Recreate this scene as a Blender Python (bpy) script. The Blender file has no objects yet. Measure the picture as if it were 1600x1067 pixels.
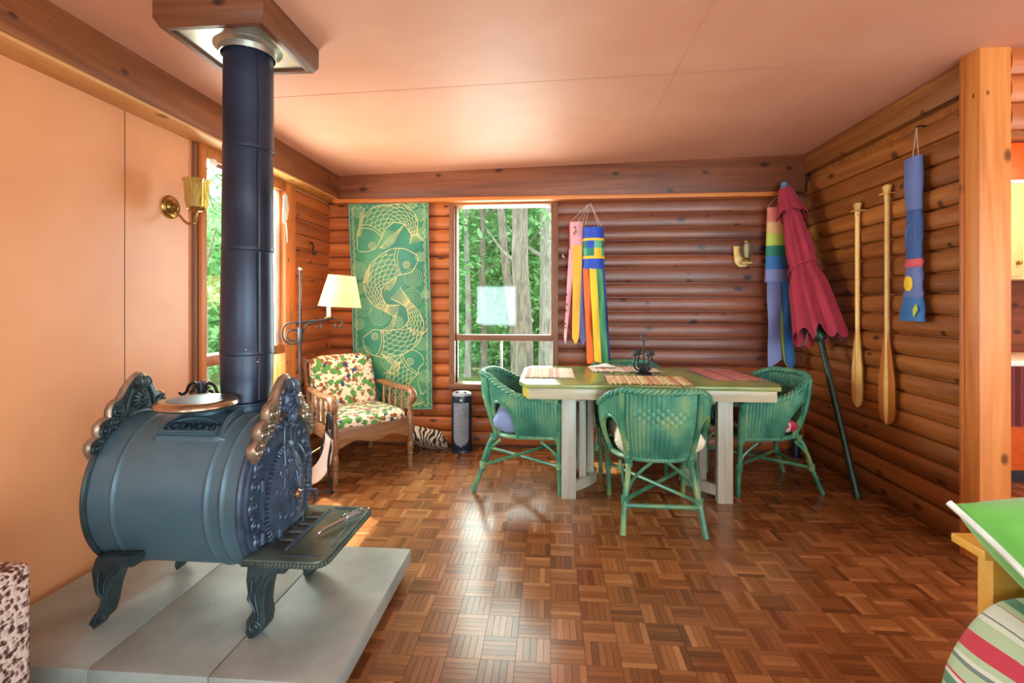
import bpy, bmesh, math, random
from mathutils import Vector, Matrix, Euler, noise as mnoise
random.seed(7)
R = math.radians
PI = math.pi
sc = bpy.context.scene
C = sc.collection

# ------------------------------------------------------------------ camera
cam_d = bpy.data.cameras.new('camera')
cam_d.sensor_width = 36.0
cam_d.lens = 36.0 * 770 / 1600
cam_d.shift_y = -(533.5 - 475) / 1600
cam_d.clip_start = 0.02
cam = bpy.data.objects.new('camera', cam_d)
C.objects.link(cam)
cam.location = (0, 0, 1.22)
cam.rotation_euler = (R(90), 0, math.atan(60 / 770))
sc.camera = cam

# ------------------------------------------------------------------ world, sun, daylight, exposure
w = bpy.data.worlds.new('sky')
sc.world = w
w.use_nodes = True
bg = w.node_tree.nodes['Background']
bg.inputs['Color'].default_value = (0.80, 0.92, 1.0, 1)
bg.inputs['Strength'].default_value = 6.0

def lamp(name, kind, loc, energy, color=(1, 1, 1), rot=(0, 0, 0), **kw):
    d = bpy.data.lights.new(name, kind)
    d.energy = energy
    d.color = color
    for k, v in kw.items():
        setattr(d, k, v)
    o = bpy.data.objects.new(name, d)
    C.objects.link(o)
    o.location = loc
    o.rotation_euler = rot
    return o

sd = Vector((0.66, -0.44, -1.2))
lamp('sun', 'SUN', (-3, 6, 8), 14.0, (1.0, 0.95, 0.86), sd.to_track_quat('-Z', 'Y').to_euler(), angle=R(1.0))
# daylight from the glass doors behind the camera
lamp('daylight_glass_doors', 'AREA', (2.35, -2.52, 1.15), 180.0, (0.72, 0.93, 1.0), (R(90), 0, 0), shape='RECTANGLE', size=4.0, size_y=1.9)
lamp('daylight_rear_window', 'AREA', (-1.22, -2.55, 1.18), 30.0, (0.72, 0.93, 1.0), (R(90), 0, 0), shape='RECTANGLE', size=0.85, size_y=0.85)
lamp('unseen_side_light', 'AREA', (4.5, 0.2, 1.35), 50.0, (0.90, 0.98, 1.0), (0, R(90), 0), shape='RECTANGLE', size=1.5, size_y=2.4)  # unseen area lamp in front of the side wall, which has no window
lamp('daylight_back_window', 'AREA', (-0.40, 4.45, 1.30), 40.0, (0.92, 1.0, 0.98), (R(-90), 0, 0), shape='RECTANGLE', size=0.8, size_y=1.5)
lamp('daylight_left_window', 'AREA', (-2.18, 3.03, 1.40), 60.0, (0.95, 1.0, 0.97), (0, R(-90), 0), shape='RECTANGLE', size=1.3, size_y=0.8)
vs = sc.view_settings
vs.view_transform = 'Standard'
vs.look = 'None'
vs.gamma = 1
vs.use_curve_mapping = False
vs.exposure = 0.0

# ------------------------------------------------------------------ mesh helpers
class MB:
    def __init__(s):
        s.v = []; s.f = []; s.uv = None
    def add(s, vs_, fs_):
        n = len(s.v)
        s.v += [tuple(p) for p in vs_]
        s.f += [tuple(i + n for i in f) for f in fs_]
        return s
    def box(s, a, b, M=None):
        x0, y0, z0 = a; x1, y1, z1 = b
        P = [(x0,y0,z0),(x1,y0,z0),(x1,y1,z0),(x0,y1,z0),(x0,y0,z1),(x1,y0,z1),(x1,y1,z1),(x0,y1,z1)]
        if M: P = [M @ Vector(p) for p in P]
        return s.add(P, [(0,3,2,1),(4,5,6,7),(0,1,5,4),(1,2,6,5),(2,3,7,6),(3,0,4,7)])
    def tube(s, pts, r, n=8, closed=False, cap=True, flat=None):
        pts = [Vector(p) for p in pts]
        m = len(pts)
        rs = r if isinstance(r, (list, tuple)) else [r] * m
        V = []; F = []
        up = None
        for i, p in enumerate(pts):
            if closed: t = pts[(i+1) % m] - pts[i-1]
            else: t = pts[min(i+1, m-1)] - pts[max(i-1, 0)]
            if t.length < 1e-9: t = Vector((0,0,1))
            t.normalize()
            if up is None:
                up = Vector((0,0,1)) if abs(t.z) < .9 else Vector((0,1,0))
            a = (up - t * up.dot(t))
            if a.length < 1e-6: a = t.orthogonal()
            a.normalize(); up = a
            b = t.cross(a)
            for k in range(n):
                q = 2*PI*k/n
                V.append(p + (a*math.cos(q) + b*math.sin(q)*(flat or 1)) * rs[i])
        for i in range(m if closed else m-1):
            j = (i+1) % m
            for k in range(n):
                l = (k+1) % n
                F.append((i*n+k, i*n+l, j*n+l, j*n+k))
        if cap and not closed:
            F.append(tuple(range(n-1, -1, -1)))
            F.append(tuple((m-1)*n+k for k in range(n)))
        return s.add(V, F)
    def lathe(s, prof, n=24, M=None, cap=True, rad=None):
        V = []; F = []
        for (r, z) in prof:
            for k in range(n):
                q = 2*PI*k/n
                rr = r * (rad(q, z) if rad else 1)
                p = Vector((rr*math.cos(q), rr*math.sin(q), z))
                V.append(M @ p if M else p)
        m = len(prof)
        for i in range(m-1):
            for k in range(n):
                l = (k+1) % n
                F.append((i*n+k, i*n+l, (i+1)*n+l, (i+1)*n+k))
        if cap:
            F.append(tuple(range(n-1, -1, -1)))
            F.append(tuple((m-1)*n+k for k in range(n)))
        return s.add(V, F)
    def prism(s, poly, h0, h1, M=None):
        n = len(poly)
        V = [Vector((x, y, h0)) for x, y in poly] + [Vector((x, y, h1)) for x, y in poly]
        if M: V = [M @ p for p in V]
        F = [tuple(range(n-1, -1, -1)), tuple(range(n, 2*n))]
        F += [(i, (i+1) % n, n+(i+1) % n, n+i) for i in range(n)]
        return s.add(V, F)
    def grid(s, fn, nu, nv, skip=None):
        V = [fn(i/nu, j/nv) for j in range(nv+1) for i in range(nu+1)]
        F = []
        for j in range(nv):
            for i in range(nu):
                if skip and skip((i+.5)/nu, (j+.5)/nv): continue
                a = j*(nu+1)+i
                F.append((a, a+1, a+nu+2, a+nu+1))
        return s.add(V, F)
    def ball(s, c, r, n=12, m=8, M=None):
        c = Vector(c)
        r = Vector(r) if hasattr(r, '__len__') else Vector((r, r, r))
        V = []; F = []
        for j in range(m+1):
            t = PI*j/m
            for k in range(n):
                q = 2*PI*k/n
                p = Vector((r.x*math.sin(t)*math.cos(q), r.y*math.sin(t)*math.sin(q), r.z*math.cos(t)))
                if M: p = M @ p
                V.append(p + c)
        for j in range(m):
            for k in range(n):
                l = (k+1) % n
                F.append((j*n+k, (j+1)*n+k, (j+1)*n+l, j*n+l))
        return s.add(V, F)
    def mesh(s, name, m, smooth=40, bevel=0, seg=2, solid=0):
        me = bpy.data.meshes.new(name)
        bm = bmesh.new()
        vv = [bm.verts.new(p) for p in s.v]
        for f in s.f:
            try: bm.faces.new([vv[i] for i in f])
            except ValueError: pass
        bmesh.ops.remove_doubles(bm, verts=bm.verts, dist=1e-5)
        bmesh.ops.recalc_face_normals(bm, faces=bm.faces)
        if solid:
            bmesh.ops.solidify(bm, geom=bm.faces[:], thickness=solid)
        if bevel:
            ed = [e for e in bm.edges if len(e.link_faces) == 2 and e.calc_face_angle(0) > R(35)]
            bmesh.ops.bevel(bm, geom=ed, offset=bevel, segments=seg, profile=.5, affect='EDGES', clamp_overlap=True)
        bm.to_mesh(me); bm.free()
        if smooth:
            me.shade_smooth()
            me.set_sharp_from_angle(angle=R(smooth))
        me.materials.append(m)
        return me
    def build(s, name, m, parent=None, **kw):
        return link(name, s.mesh(name, m, **kw), parent)

def link(name, data, parent=None):
    o = bpy.data.objects.new(name, data)
    C.objects.link(o)
    if parent: o.parent = parent
    return o
def tag(o, label, cat, group=None):
    o['label'] = label; o['category'] = cat
    if group: o['group'] = group
    return o
def thing(name, label, cat, loc=(0,0,0), rotz=0, group=None):
    o = bpy.data.objects.new(name, None)
    o.empty_display_size = .1
    C.objects.link(o)
    o.location = loc
    o.rotation_euler = (0, 0, rotz)
    return tag(o, label, cat, group)
def struct(o):
    o['kind'] = 'structure'
    return o
def dup(root, loc, rotz, label, group=None):
    r = root.copy(); C.objects.link(r)
    r.location = loc; r.rotation_euler = (0, 0, rotz)
    r['label'] = label
    if group: r['group'] = group
    for ch in list(root.children):
        c = ch.copy(); C.objects.link(c); c.parent = r
        for g in ch.children:
            d = g.copy(); C.objects.link(d); d.parent = c
    return r
def spiral(c, r0, r1, a0, turns, n=18, ax=(1,0,0), ay=(0,0,1)):
    c = Vector(c); ax = Vector(ax); ay = Vector(ay)
    out = []
    for i in range(n+1):
        t = i/n; a = a0 + turns*2*PI*t; r = r0 + (r1-r0)*t
        out.append(c + ax*math.cos(a)*r + ay*math.sin(a)*r)
    return out
def spline(P, n=8):
    P = [Vector(p) for p in P]
    out = []
    for i in range(len(P)-1):
        p0 = P[max(i-1,0)]; p1 = P[i]; p2 = P[i+1]; p3 = P[min(i+2, len(P)-1)]
        for k in range(n):
            t = k/n
            out.append(.5*((2*p1)+(p2-p0)*t+(2*p0-5*p1+4*p2-p3)*t*t+(3*p1-p0-3*p2+p3)*t**3))
    out.append(P[-1])
    return out
def arc(c, r, a0, a1, n=10, ax=(1,0,0), ay=(0,0,1)):
    c = Vector(c); ax = Vector(ax); ay = Vector(ay)
    return [c + ax*r*math.cos(a0+(a1-a0)*i/n) + ay*r*math.sin(a0+(a1-a0)*i/n) for i in range(n+1)]

# ------------------------------------------------------------------ materials
def srgb(r, g, b):
    f = lambda x: (x/255/12.92) if x/255 <= .04045 else ((x/255+.055)/1.055)**2.4
    return (f(r), f(g), f(b), 1)
class NT:
    def __init__(s, name):
        s.m = bpy.data.materials.new(name); s.m.use_nodes = True
        s.t = s.m.node_tree; s.n = s.t.nodes; s.l = s.t.links
        s.b = s.n['Principled BSDF']
    def node(s, typ, **kw):
        x = s.n.new(typ)
        for k, v in kw.items():
            if k.startswith('i_'):
                key = k[2:].replace('_', ' ')
                x.inputs[key].default_value = v
            else: setattr(x, k, v)
        return x
    def ln(s, a, b): s.l.new(a, b); return s
    def math(s, op, a, b=None, c=None):
        x = s.n.new('ShaderNodeMath'); x.operation = op
        for i, q in enumerate((a, b, c)):
            if q is None: continue
            if isinstance(q, (int, float)): x.inputs[i].default_value = q
            else: s.l.new(q, x.inputs[i])
        return x.outputs[0]
    def mix(s, f, a, b, mode='MIX'):
        x = s.n.new('ShaderNodeMix'); x.data_type = 'RGBA'; x.blend_type = mode
        for i, q in ((0, f), (6, a), (7, b)):
            if isinstance(q, (int, float)): x.inputs[i].default_value = q
            elif isinstance(q, tuple): x.inputs[i].default_value = q
            else: s.l.new(q, x.inputs[i])
        return x.outputs[2]
    def ramp(s, fac, stops, interp='LINEAR'):
        x = s.n.new('ShaderNodeValToRGB'); x.color_ramp.interpolation = interp
        e = x.color_ramp.elements
        while len(e) < len(stops): e.new(.5)
        for k, (p, c) in zip(e, stops): k.position = p; k.color = c
        s.l.new(fac, x.inputs[0]); return x.outputs[0]
    def coord(s, scale=(1,1,1), kind='Object', rnd=True, rot=(0,0,0)):
        tc = s.n.new('ShaderNodeTexCoord'); mp = s.n.new('ShaderNodeMapping')
        src = tc.outputs[kind]
        if rnd:
            oi = s.n.new('ShaderNodeObjectInfo')
            va = s.n.new('ShaderNodeVectorMath'); va.operation = 'ADD'
            m = s.math('MULTIPLY', oi.outputs['Random'], 37.0)
            s.l.new(src, va.inputs[0]); s.l.new(m, va.inputs[1]); src = va.outputs[0]
        s.l.new(src, mp.inputs[0]); mp.inputs['Scale'].default_value = scale
        mp.inputs['Rotation'].default_value = rot
        return mp.outputs[0]
    def noise(s, vec, scale=5, detail=4, rough=.5, dist=0):
        x = s.n.new('ShaderNodeTexNoise'); s.l.new(vec, x.inputs['Vector'])
        x.inputs['Scale'].default_value = scale; x.inputs['Detail'].default_value = detail
        x.inputs['Roughness'].default_value = rough; x.inputs['Distortion'].default_value = dist
        return x.outputs[0]
    def voro(s, vec, scale=5, out='Distance', rand=1.0):
        x = s.n.new('ShaderNodeTexVoronoi'); s.l.new(vec, x.inputs['Vector'])
        x.inputs['Scale'].default_value = scale; x.inputs['Randomness'].default_value = rand
        return x.outputs[out]
    def bump(s, h, strength=.3, dist=.01):
        x = s.n.new('ShaderNodeBump'); x.inputs['Strength'].default_value = strength
        x.inputs['Distance'].default_value = dist
        s.l.new(h, x.inputs['Height']); s.l.new(x.outputs[0], s.b.inputs['Normal'])
    def set(s, base=None, rough=None, metal=None, **kw):
        for key, v in (('Base Color', base), ('Roughness', rough), ('Metallic', metal)):
            if v is None: continue
            if isinstance(v, (int, float, tuple)): s.b.inputs[key].default_value = v
            else: s.l.new(v, s.b.inputs[key])
        for k, v in kw.items():
            s.b.inputs[k.replace('_', ' ')].default_value = v
        return s.m

def plain(name, col, rough=.5, metal=0, var=.12, scale=12, bump=0, bscale=None, **kw):
    t = NT(name); v = t.coord()
    n = t.noise(v, scale, 4)
    lo = tuple(c*(1-var*1.6) for c in col[:3]) + (1,)
    hi = tuple(min(1, c*(1+var)) for c in col[:3]) + (1,)
    c = t.ramp(n, [(.3, lo), (.7, hi)])
    if bump: t.bump(t.noise(v, bscale or scale*4, 3), bump, .004)
    return t.set(c, rough, metal, **kw)

def wood(name, dark, mid, light, axis=0, rough=.45, knots=.5, g=1.0, val=.25, coat=0, ks=1.0):
    t = NT(name)
    s1 = [9*g, 9*g, 9*g]; s1[axis] = .7*g
    v = t.coord(tuple(s1))
    n1 = t.noise(v, 1.0, 5, .6, 1.2)
    s2 = [60*g, 60*g, 60*g]; s2[axis] = 1.6*g
    n2 = t.noise(t.coord(tuple(s2)), 1.0, 3, .6)
    s3 = [5.0, 5.0, 5.0]; s3[axis] = 2.2
    c = t.ramp(t.math('ADD', t.math('MULTIPLY', n1, .72), t.math('MULTIPLY', n2, .28)), [(.28, dark), (.5, mid), (.72, light)])
    if knots:
        v3 = t.coord((1, 1, 1))
        sx = t.n.new('ShaderNodeSeparateXYZ'); t.ln(v3, sx.inputs[0])
        oth = [sx.outputs[i] for i in range(3) if i != axis]
        cb = t.n.new('ShaderNodeCombineXYZ')
        t.ln(t.math('MULTIPLY', sx.outputs[axis], 4.2*ks), cb.inputs[0])
        t.ln(t.math('MULTIPLY', t.math('ADD', oth[0], oth[1]), 7.0*ks), cb.inputs[1])
        vx = t.n.new('ShaderNodeTexVoronoi'); vx.voronoi_dimensions = '2D'; t.ln(cb.outputs[0], vx.inputs['Vector']); vx.inputs['Scale'].default_value = 1
        d = vx.outputs['Distance']; sel = vx.outputs['Color']
        sp = t.n.new('ShaderNodeSeparateColor'); t.ln(sel, sp.inputs[0])
        on = t.math('LESS_THAN', sp.outputs[0], knots)
        d = t.math('DIVIDE', d, t.math('ADD', t.math('MULTIPLY', sp.outputs[1], 1.0), .35))
        d = t.math('ADD', d, t.math('MULTIPLY', t.math('SUBTRACT', n1, .5), .12))
        k = t.n.new('ShaderNodeMapRange'); t.ln(d, k.inputs[0])
        k.inputs[1].default_value = .07; k.inputs[2].default_value = .16; k.inputs[3].default_value = 1; k.inputs[4].default_value = 0
        c = t.mix(t.math('MULTIPLY', t.math('MULTIPLY', k.outputs[0], on), .85), c, tuple(x*.22 for x in dark[:3]) + (1,))
    oi = t.n.new('ShaderNodeObjectInfo')
    hs = t.n.new('ShaderNodeHueSaturation')
    t.ln(c, hs.inputs['Color'])
    mr = t.math('ADD', t.math('MULTIPLY', oi.outputs['Random'], 2*val), 1-val)
    t.ln(mr, hs.inputs['Value'])
    t.bump(n2, .12, .004)
    return t.set(hs.outputs[0], rough, 0, **({'Coat_Weight': coat, 'Coat_Roughness': .2} if coat else {}))

M = {}
M['log'] = wood('log_siding', srgb(128, 62, 26), srgb(172, 90, 40), srgb(200, 114, 56), 0, .42, .4, 1.0, .25, .15)
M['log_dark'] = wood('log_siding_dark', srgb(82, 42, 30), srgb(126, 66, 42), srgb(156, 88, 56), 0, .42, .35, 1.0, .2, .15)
M['log_right'] = wood('log_siding_right', srgb(104, 56, 22), srgb(148, 86, 38), srgb(182, 118, 58), 0, .42, .4, 1.0, .22, .15)
M['beam_dark'] = wood('beam_wood', srgb(84, 42, 22), srgb(128, 68, 40), srgb(156, 92, 58), 0, .5, .35)
M['trim'] = wood('trim_wood', srgb(150, 76, 28), srgb(192, 108, 46), srgb(214, 138, 70), 0, .45, .2)
M['trimz'] = wood('trim_wood_upright', srgb(150, 76, 28), srgb(192, 108, 46), srgb(214, 138, 70), 2, .45, .3)
M['frame'] = wood('window_frame_wood', srgb(96, 56, 36), srgb(130, 82, 54), srgb(150, 98, 66), 0, .5, 0)
M['framez'] = wood('window_frame_upright', srgb(96, 56, 36), srgb(130, 82, 54), srgb(150, 98, 66), 2, .5, 0)
M['post'] = wood('post_wood', srgb(168, 88, 34), srgb(206, 122, 56), srgb(222, 148, 80), 2, .45, .5, .9, .05, 0, .8)
M['boxwood'] = wood('flue_box_wood', srgb(76, 40, 20), srgb(108, 60, 32), srgb(136, 82, 46), 0, .5, .5)
M['pale_wood'] = wood('pale_pine', srgb(222, 172, 92), srgb(236, 194, 116), srgb(244, 210, 140), 0, .4, 0)
M['cedar_blade'] = wood('cedar_wood', srgb(168, 92, 36), srgb(196, 116, 52), srgb(212, 138, 70), 2, .35, 0, 1, .05)
M['chair_wood'] = wood('maple_wood', srgb(106, 66, 42), srgb(146, 98, 64), srgb(176, 130, 92), 0, .35, 0, 1.5, .12, .2)
M['futon_wood'] = wood('futon_pine', srgb(226, 164, 62), srgb(238, 184, 84), srgb(244, 200, 108), 0, .35, 0)

t = NT('wall_paint'); v = t.coord((1, 1, 1), rnd=False)
n = t.noise(v, 2.2, 3)
c = t.ramp(n, [(.3, srgb(220, 146, 98)), (.7, srgb(230, 160, 112))])
t.bump(t.noise(v, 90, 2), .05, .002)
M['wall_paint'] = t.set(c, .38)
t = NT('ceiling_paint'); v = t.coord((1, 1, 1), rnd=False)
c = t.ramp(t.noise(v, 1.6, 3), [(.3, srgb(212, 146, 118)), (.7, srgb(222, 160, 134))])
t.bump(t.noise(v, 7, 3), .10, .01)
M['ceiling'] = t.set(c, .55)

# parquet
t = NT('parquet_oak')
at = t.node('ShaderNodeVertexColor', layer_name='tone')
uv = t.node('ShaderNodeUVMap', uv_map='UVMap')
mp = t.node('ShaderNodeMapping'); t.ln(uv.outputs[0], mp.inputs[0]); mp.inputs['Scale'].default_value = (9, 130, 1)
g1 = t.noise(mp.outputs[0], 1.0, 5, .65, .6)
sp = t.node('ShaderNodeSeparateColor'); t.ln(at.outputs[0], sp.inputs[0])
oi = t.node('ShaderNodeObjectInfo')
tone = t.math('ADD', t.math('MULTIPLY', sp.outputs[0], .72), t.math('MULTIPLY', g1, .38))
c = t.ramp(tone, [(.10, srgb(78, 42, 20)), (.40, srgb(122, 72, 38)), (.62, srgb(148, 94, 52)), (.95, srgb(190, 134, 84))])
t.bump(g1, .10, .003)
M['parquet'] = t.set(c, .27, 0, Coat_Weight=.35, Coat_Roughness=.16)
M['subfloor'] = plain('floor_base', srgb(84, 48, 26), .5)

M['slab'] = plain('concrete_slab', srgb(150, 156, 150), .5, 0, .16, 5, .25, 60)
M['black'] = plain('black_paint', srgb(30, 28, 34), .5)
M['sheet'] = plain('blued_steel_sheet', srgb(84, 112, 126), .40, .3, .14, 3, .04, 30)
M['iron'] = plain('cast_iron', srgb(70, 86, 108), .36, .3, .25, 20, .2, 90)
M['letter'] = plain('letter_iron', srgb(40, 52, 64), .4, .4)
M['iron_leg'] = plain('cast_iron_leg', srgb(54, 68, 72), .42, .35, .25, 20, .2, 90)
M['nickel'] = plain('tarnished_nickel', srgb(168, 150, 132), .28, .7, .3, 14, .12, 60)
M['shelf_iron'] = plain('shelf_iron', srgb(92, 108, 100), .4, .5, .3, 9, .2, 90)
M['brass_ring'] = plain('worn_nickel_ring', srgb(176, 150, 122), .25, .85, .25, 10)
M['pipe'] = plain('black_stove_pipe', srgb(42, 52, 72), .38, .35, .25, 5, .1, 25)
M['galv'] = plain('galvanised_sheet', srgb(186, 184, 170), .3, .75, .2, 8, .1, 20)
M['steel'] = plain('bright_steel', srgb(190, 190, 190), .25, .9)
M['brass'] = plain('brass', srgb(176, 140, 80), .25, .9, .2)
M['wrought'] = plain('wrought_iron', srgb(52, 54, 58), .4, .6)
M['white'] = plain('white_plastic', srgb(236, 232, 222), .5)
M['wire'] = plain('dark_wire', srgb(60, 48, 40), .5)
M['wicker'] = plain('green_wicker', srgb(58, 128, 98), .38, 0, .32, 9)
M['rattan'] = plain('green_rattan_pole', srgb(66, 128, 92), .3, 0, .35, 7)
def two_tone(name, a, b, c_, scale, rough=.35):
    t = NT(name); v = t.coord()
    c = t.ramp(t.noise(v, scale, 3, .6), [(.34, a), (.5, b), (.68, c_)])
    return t.set(c, rough)
M['rattan'] = two_tone('green_rattan_pole', srgb(40, 104, 84), srgb(74, 136, 104), srgb(136, 156, 86), 6, .28)
M['wicker'] = two_tone('green_wicker', srgb(52, 116, 98), srgb(80, 146, 118), srgb(130, 166, 118), 5, .34)
M['table_top'] = two_tone('table_top_green', srgb(104, 128, 70), srgb(132, 150, 84), srgb(160, 160, 92), 2.5, .22)
M['table_paint'] = wood('table_grey_wash', srgb(150, 150, 138), srgb(184, 182, 166), srgb(204, 200, 180), 2, .32, 0, 1, .05)
M['apron'] = wood('table_apron_wash', srgb(156, 150, 128), srgb(186, 178, 150), srgb(206, 196, 164), 0, .3, 0, 1, .05)
M['leaf_apron'] = plain('leaf_apron_green', srgb(74, 104, 66), .35)
M['table_end'] = plain('table_end_yellow', srgb(196, 176, 70), .4)

def glass_pane(name):
    t = NT(name)
    t.n.remove(t.b)
    tr = t.node('ShaderNodeBsdfTransparent'); gl = t.node('ShaderNodeBsdfGlossy')
    tr.inputs[0].default_value = (.93, .97, .95, 1)
    gl.inputs['Roughness'].default_value = .03
    lw = t.node('ShaderNodeLayerWeight'); lw.inputs[0].default_value = .5
    fo = t.math('ADD', t.math('MULTIPLY', t.math('POWER', lw.outputs['Facing'], 5.0), .96), .03)
    mx = t.node('ShaderNodeMixShader')
    t.ln(fo, mx.inputs[0]).ln(tr.outputs[0], mx.inputs[1]).ln(gl.outputs[0], mx.inputs[2])
    t.ln(mx.outputs[0], t.n['Material Output'].inputs[0])
    return t.m
M['glass'] = glass_pane('window_glass')

def cloth(name, col, rough=.85, var=.1, weave=260):
    t = NT(name); v = t.coord()
    n = t.noise(v, 8, 4)
    c = t.ramp(n, [(.3, tuple(x*(1-var) for x in col[:3])+(1,)), (.7, tuple(min(1, x*(1+var)) for x in col[:3])+(1,))])
    w1 = t.node('ShaderNodeTexWave'); t.ln(v, w1.inputs[0]); w1.inputs['Scale'].default_value = weave
    t.bump(w1.outputs[1], .06, .002)
    return t.set(c, rough, 0, Sheen_Weight=.15)

def floral(name, base=srgb(240, 222, 190)):
    t = NT(name)
    c = base
    def blobs(scale, rot, th, sel, col, wob):
        v = t.coord((1, 1, 1), rnd=False, rot=rot)
        nz = t.n.new('ShaderNodeTexNoise'); t.ln(v, nz.inputs['Vector']); nz.inputs['Scale'].default_value = scale*2.2
        vm = t.n.new('ShaderNodeVectorMath'); vm.operation = 'MULTIPLY_ADD'
        t.ln(nz.outputs['Color'], vm.inputs[0]); vm.inputs[1].default_value = (wob, wob, wob); t.ln(v, vm.inputs[2])
        d = t.voro(vm.outputs[0], scale); cl = t.voro(vm.outputs[0], scale, 'Color')
        s_ = t.n.new('ShaderNodeSeparateColor'); t.ln(cl, s_.inputs[0])
        a = t.math('MULTIPLY', t.math('LESS_THAN', d, th), t.math('LESS_THAN', s_.outputs[1], sel))
        return t.mix(a, c, col)
    c = blobs(26, (.3, .2, .9), .46, .75, srgb(150, 84, 52), .03)
    c = blobs(34, (1.3, .7, .1), .36, .5, srgb(186, 108, 66), .02)
    c = blobs(17, (.5, 1.1, .4), .44, .55, srgb(88, 150, 66), .03)
    c = blobs(40, (.5, 1.1, .4), .30, .5, srgb(48, 104, 52), .02)
    c = blobs(19, (.9, .1, 1.4), .38, .34, srgb(42, 66, 104), .03)
    return t.set(c, .8, 0, Sheen_Weight=.1)
M['floral'] = floral('floral_print_fabric')

# ------------------------------------------------------------------ the room shell
XL, XR, YB, YR = -1.96, 2.09, 4.22, -2.6
def ceil_z(x): return 2.37 + .025*x

# floor
fl = struct(MB().box((XL, YR, -.1), (4.6, YB+.1, -.006)).build('floor', M['subfloor'], smooth=0))
B = .12
def finger_block(seed):
    rr = random.Random(seed)
    block = rr.uniform(.28, .66)
    V = []; F = []; U = []; T = []
    for k in range(5):
        y0 = -.06 + k*.024 + .00015; y1 = y0 + .0237
        x0, x1 = -.0597, .0597
        h = rr.uniform(-.0003, 0)
        n_ = len(V)
        e = .0004
        V += [(x0, y0, -.006), (x1, y0, -.006), (x1, y1, -.006), (x0, y1, -.006),
              (x0+e, y0+e, h), (x1-e, y0+e, h), (x1-e, y1-e, h), (x0+e, y1-e, h)]
        fs = [(4,5,6,7),(0,1,5,4),(1,2,6,5),(2,3,7,6),(3,0,4,7)]
        ou, ov = rr.uniform(0, 50), rr.uniform(0, 50)
        base = max(0, min(1, block + rr.gauss(0, .16)))
        for f in fs:
            F.append(tuple(i+n_ for i in f)); T.append(base)
            U.append([(V[i+n_][0]+ou, V[i+n_][1]+ov) for i in f])
    return V, F, U, T
def floor_mesh(name, V, F, U, T):
    me = bpy.data.meshes.new(name)
    me.from_pydata(V, [], F)
    me.uv_layers.new(name='UVMap')
    me.color_attributes.new('tone', 'FLOAT_COLOR', 'CORNER')
    uvs = []; cols_ = []
    for fi, f in enumerate(F):
        for j in range(len(f)):
            uvs += U[fi][j]
            cols_ += (T[fi], T[fi], T[fi], 1.0)
    me.uv_layers['UVMap'].data.foreach_set('uv', uvs)
    me.color_attributes['tone'].data.foreach_set('color', cols_)
    me.materials.append(M['parquet'])
    return me
variants = [finger_block(i) for i in range(24)]
vmesh = [floor_mesh('parquet_block', *q) for q in variants]
th = math.atan(60/770)
cells = []
for i in range(-17, 38):
    for j in range(2, 36):
        x = (i+.5)*B; y = (j+.5)*B
        if x > 2.6 and y < 2.4: continue
        if x < XL+.06 or y > YB+.02: continue
        zc = -x*math.sin(th)+y*math.cos(th)
        vis = False
        if zc > .3:
            u = 800+770*(x*math.cos(th)+y*math.sin(th))/zc; vv_ = 475+770*1.22/zc
            vis = -20 < u < 1620 and vv_ < 1085 and not (x < -.58 and y < 2.24) and not (x > .95 and y < 1.55)
        cells.append((not vis, zc, x, y, (i+j) % 2))
cells.sort()
near = [q for q in cells if not q[0]][:300]
rest = cells[len(near):] if all(not q[0] for q in cells[:len(near)]) else cells
for q in near:
    o = link('parquet_block', vmesh[random.randrange(24)], fl)
    o.location = (q[2], q[3], 0); o.rotation_euler = (0, 0, (PI/2 if q[4] else 0) + random.choice((0, PI)))
V = []; F = []; U = []; T = []
for q in rest:
    a = variants[random.randrange(24)]
    n_ = len(V); ou = random.uniform(0, 90)
    fl_ = random.choice((1, -1))
    for (x, y, z) in a[0]:
        x, y = x*fl_, y*fl_
        if q[4]: x, y = -y, x
        V.append((x+q[2], y+q[3], z))
    F += [tuple(i+n_ for i in f) for f in a[1]]
    U += [[(p[0]+ou, p[1]) for p in f] for f in a[2]]
    T += a[3]
o = link('parquet_field', floor_mesh('parquet_field', V, F, U, T), fl)
o['kind'] = 'stuff'

# ceiling (slightly rising to the right) with its faint board joints
cm = MB()
x0, x1 = XL-.1, 4.7
V = [(x0, YR, ceil_z(x0)), (x1, YR, ceil_z(x1)), (x1, YB+.15, ceil_z(x1)), (x0, YB+.15, ceil_z(x0))]
cm.add(V + [(a, b, c+.1) for a, b, c in V], [(0,1,2,3),(7,6,5,4),(0,4,5,1),(1,5,6,2),(2,6,7,3),(3,7,4,0)])
ceiling = struct(cm.build('ceiling', M['ceiling'], smooth=0))
for (xa, ya, xb, yb) in ((.62, 1.2, .62, 3.2), (1.45, 2.6, 1.45, 4.05), (-1.8, 2.55, 2.0, 2.55)):
    m = MB()
    if xa == xb: m.box((xa-.002, ya, ceil_z(xa)-.002), (xa+.002, yb, ceil_z(xa)+.01))
    else:
        m.add([(xa, ya-.002, ceil_z(xa)-.002), (xb, ya-.002, ceil_z(xb)-.002), (xb, ya+.002, ceil_z(xb)-.002), (xa, ya+.002, ceil_z(xa)-.002)], [(0,1,2,3)])
    m.build('joint_strip', M['ceiling'], ceiling, smooth=0)

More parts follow.
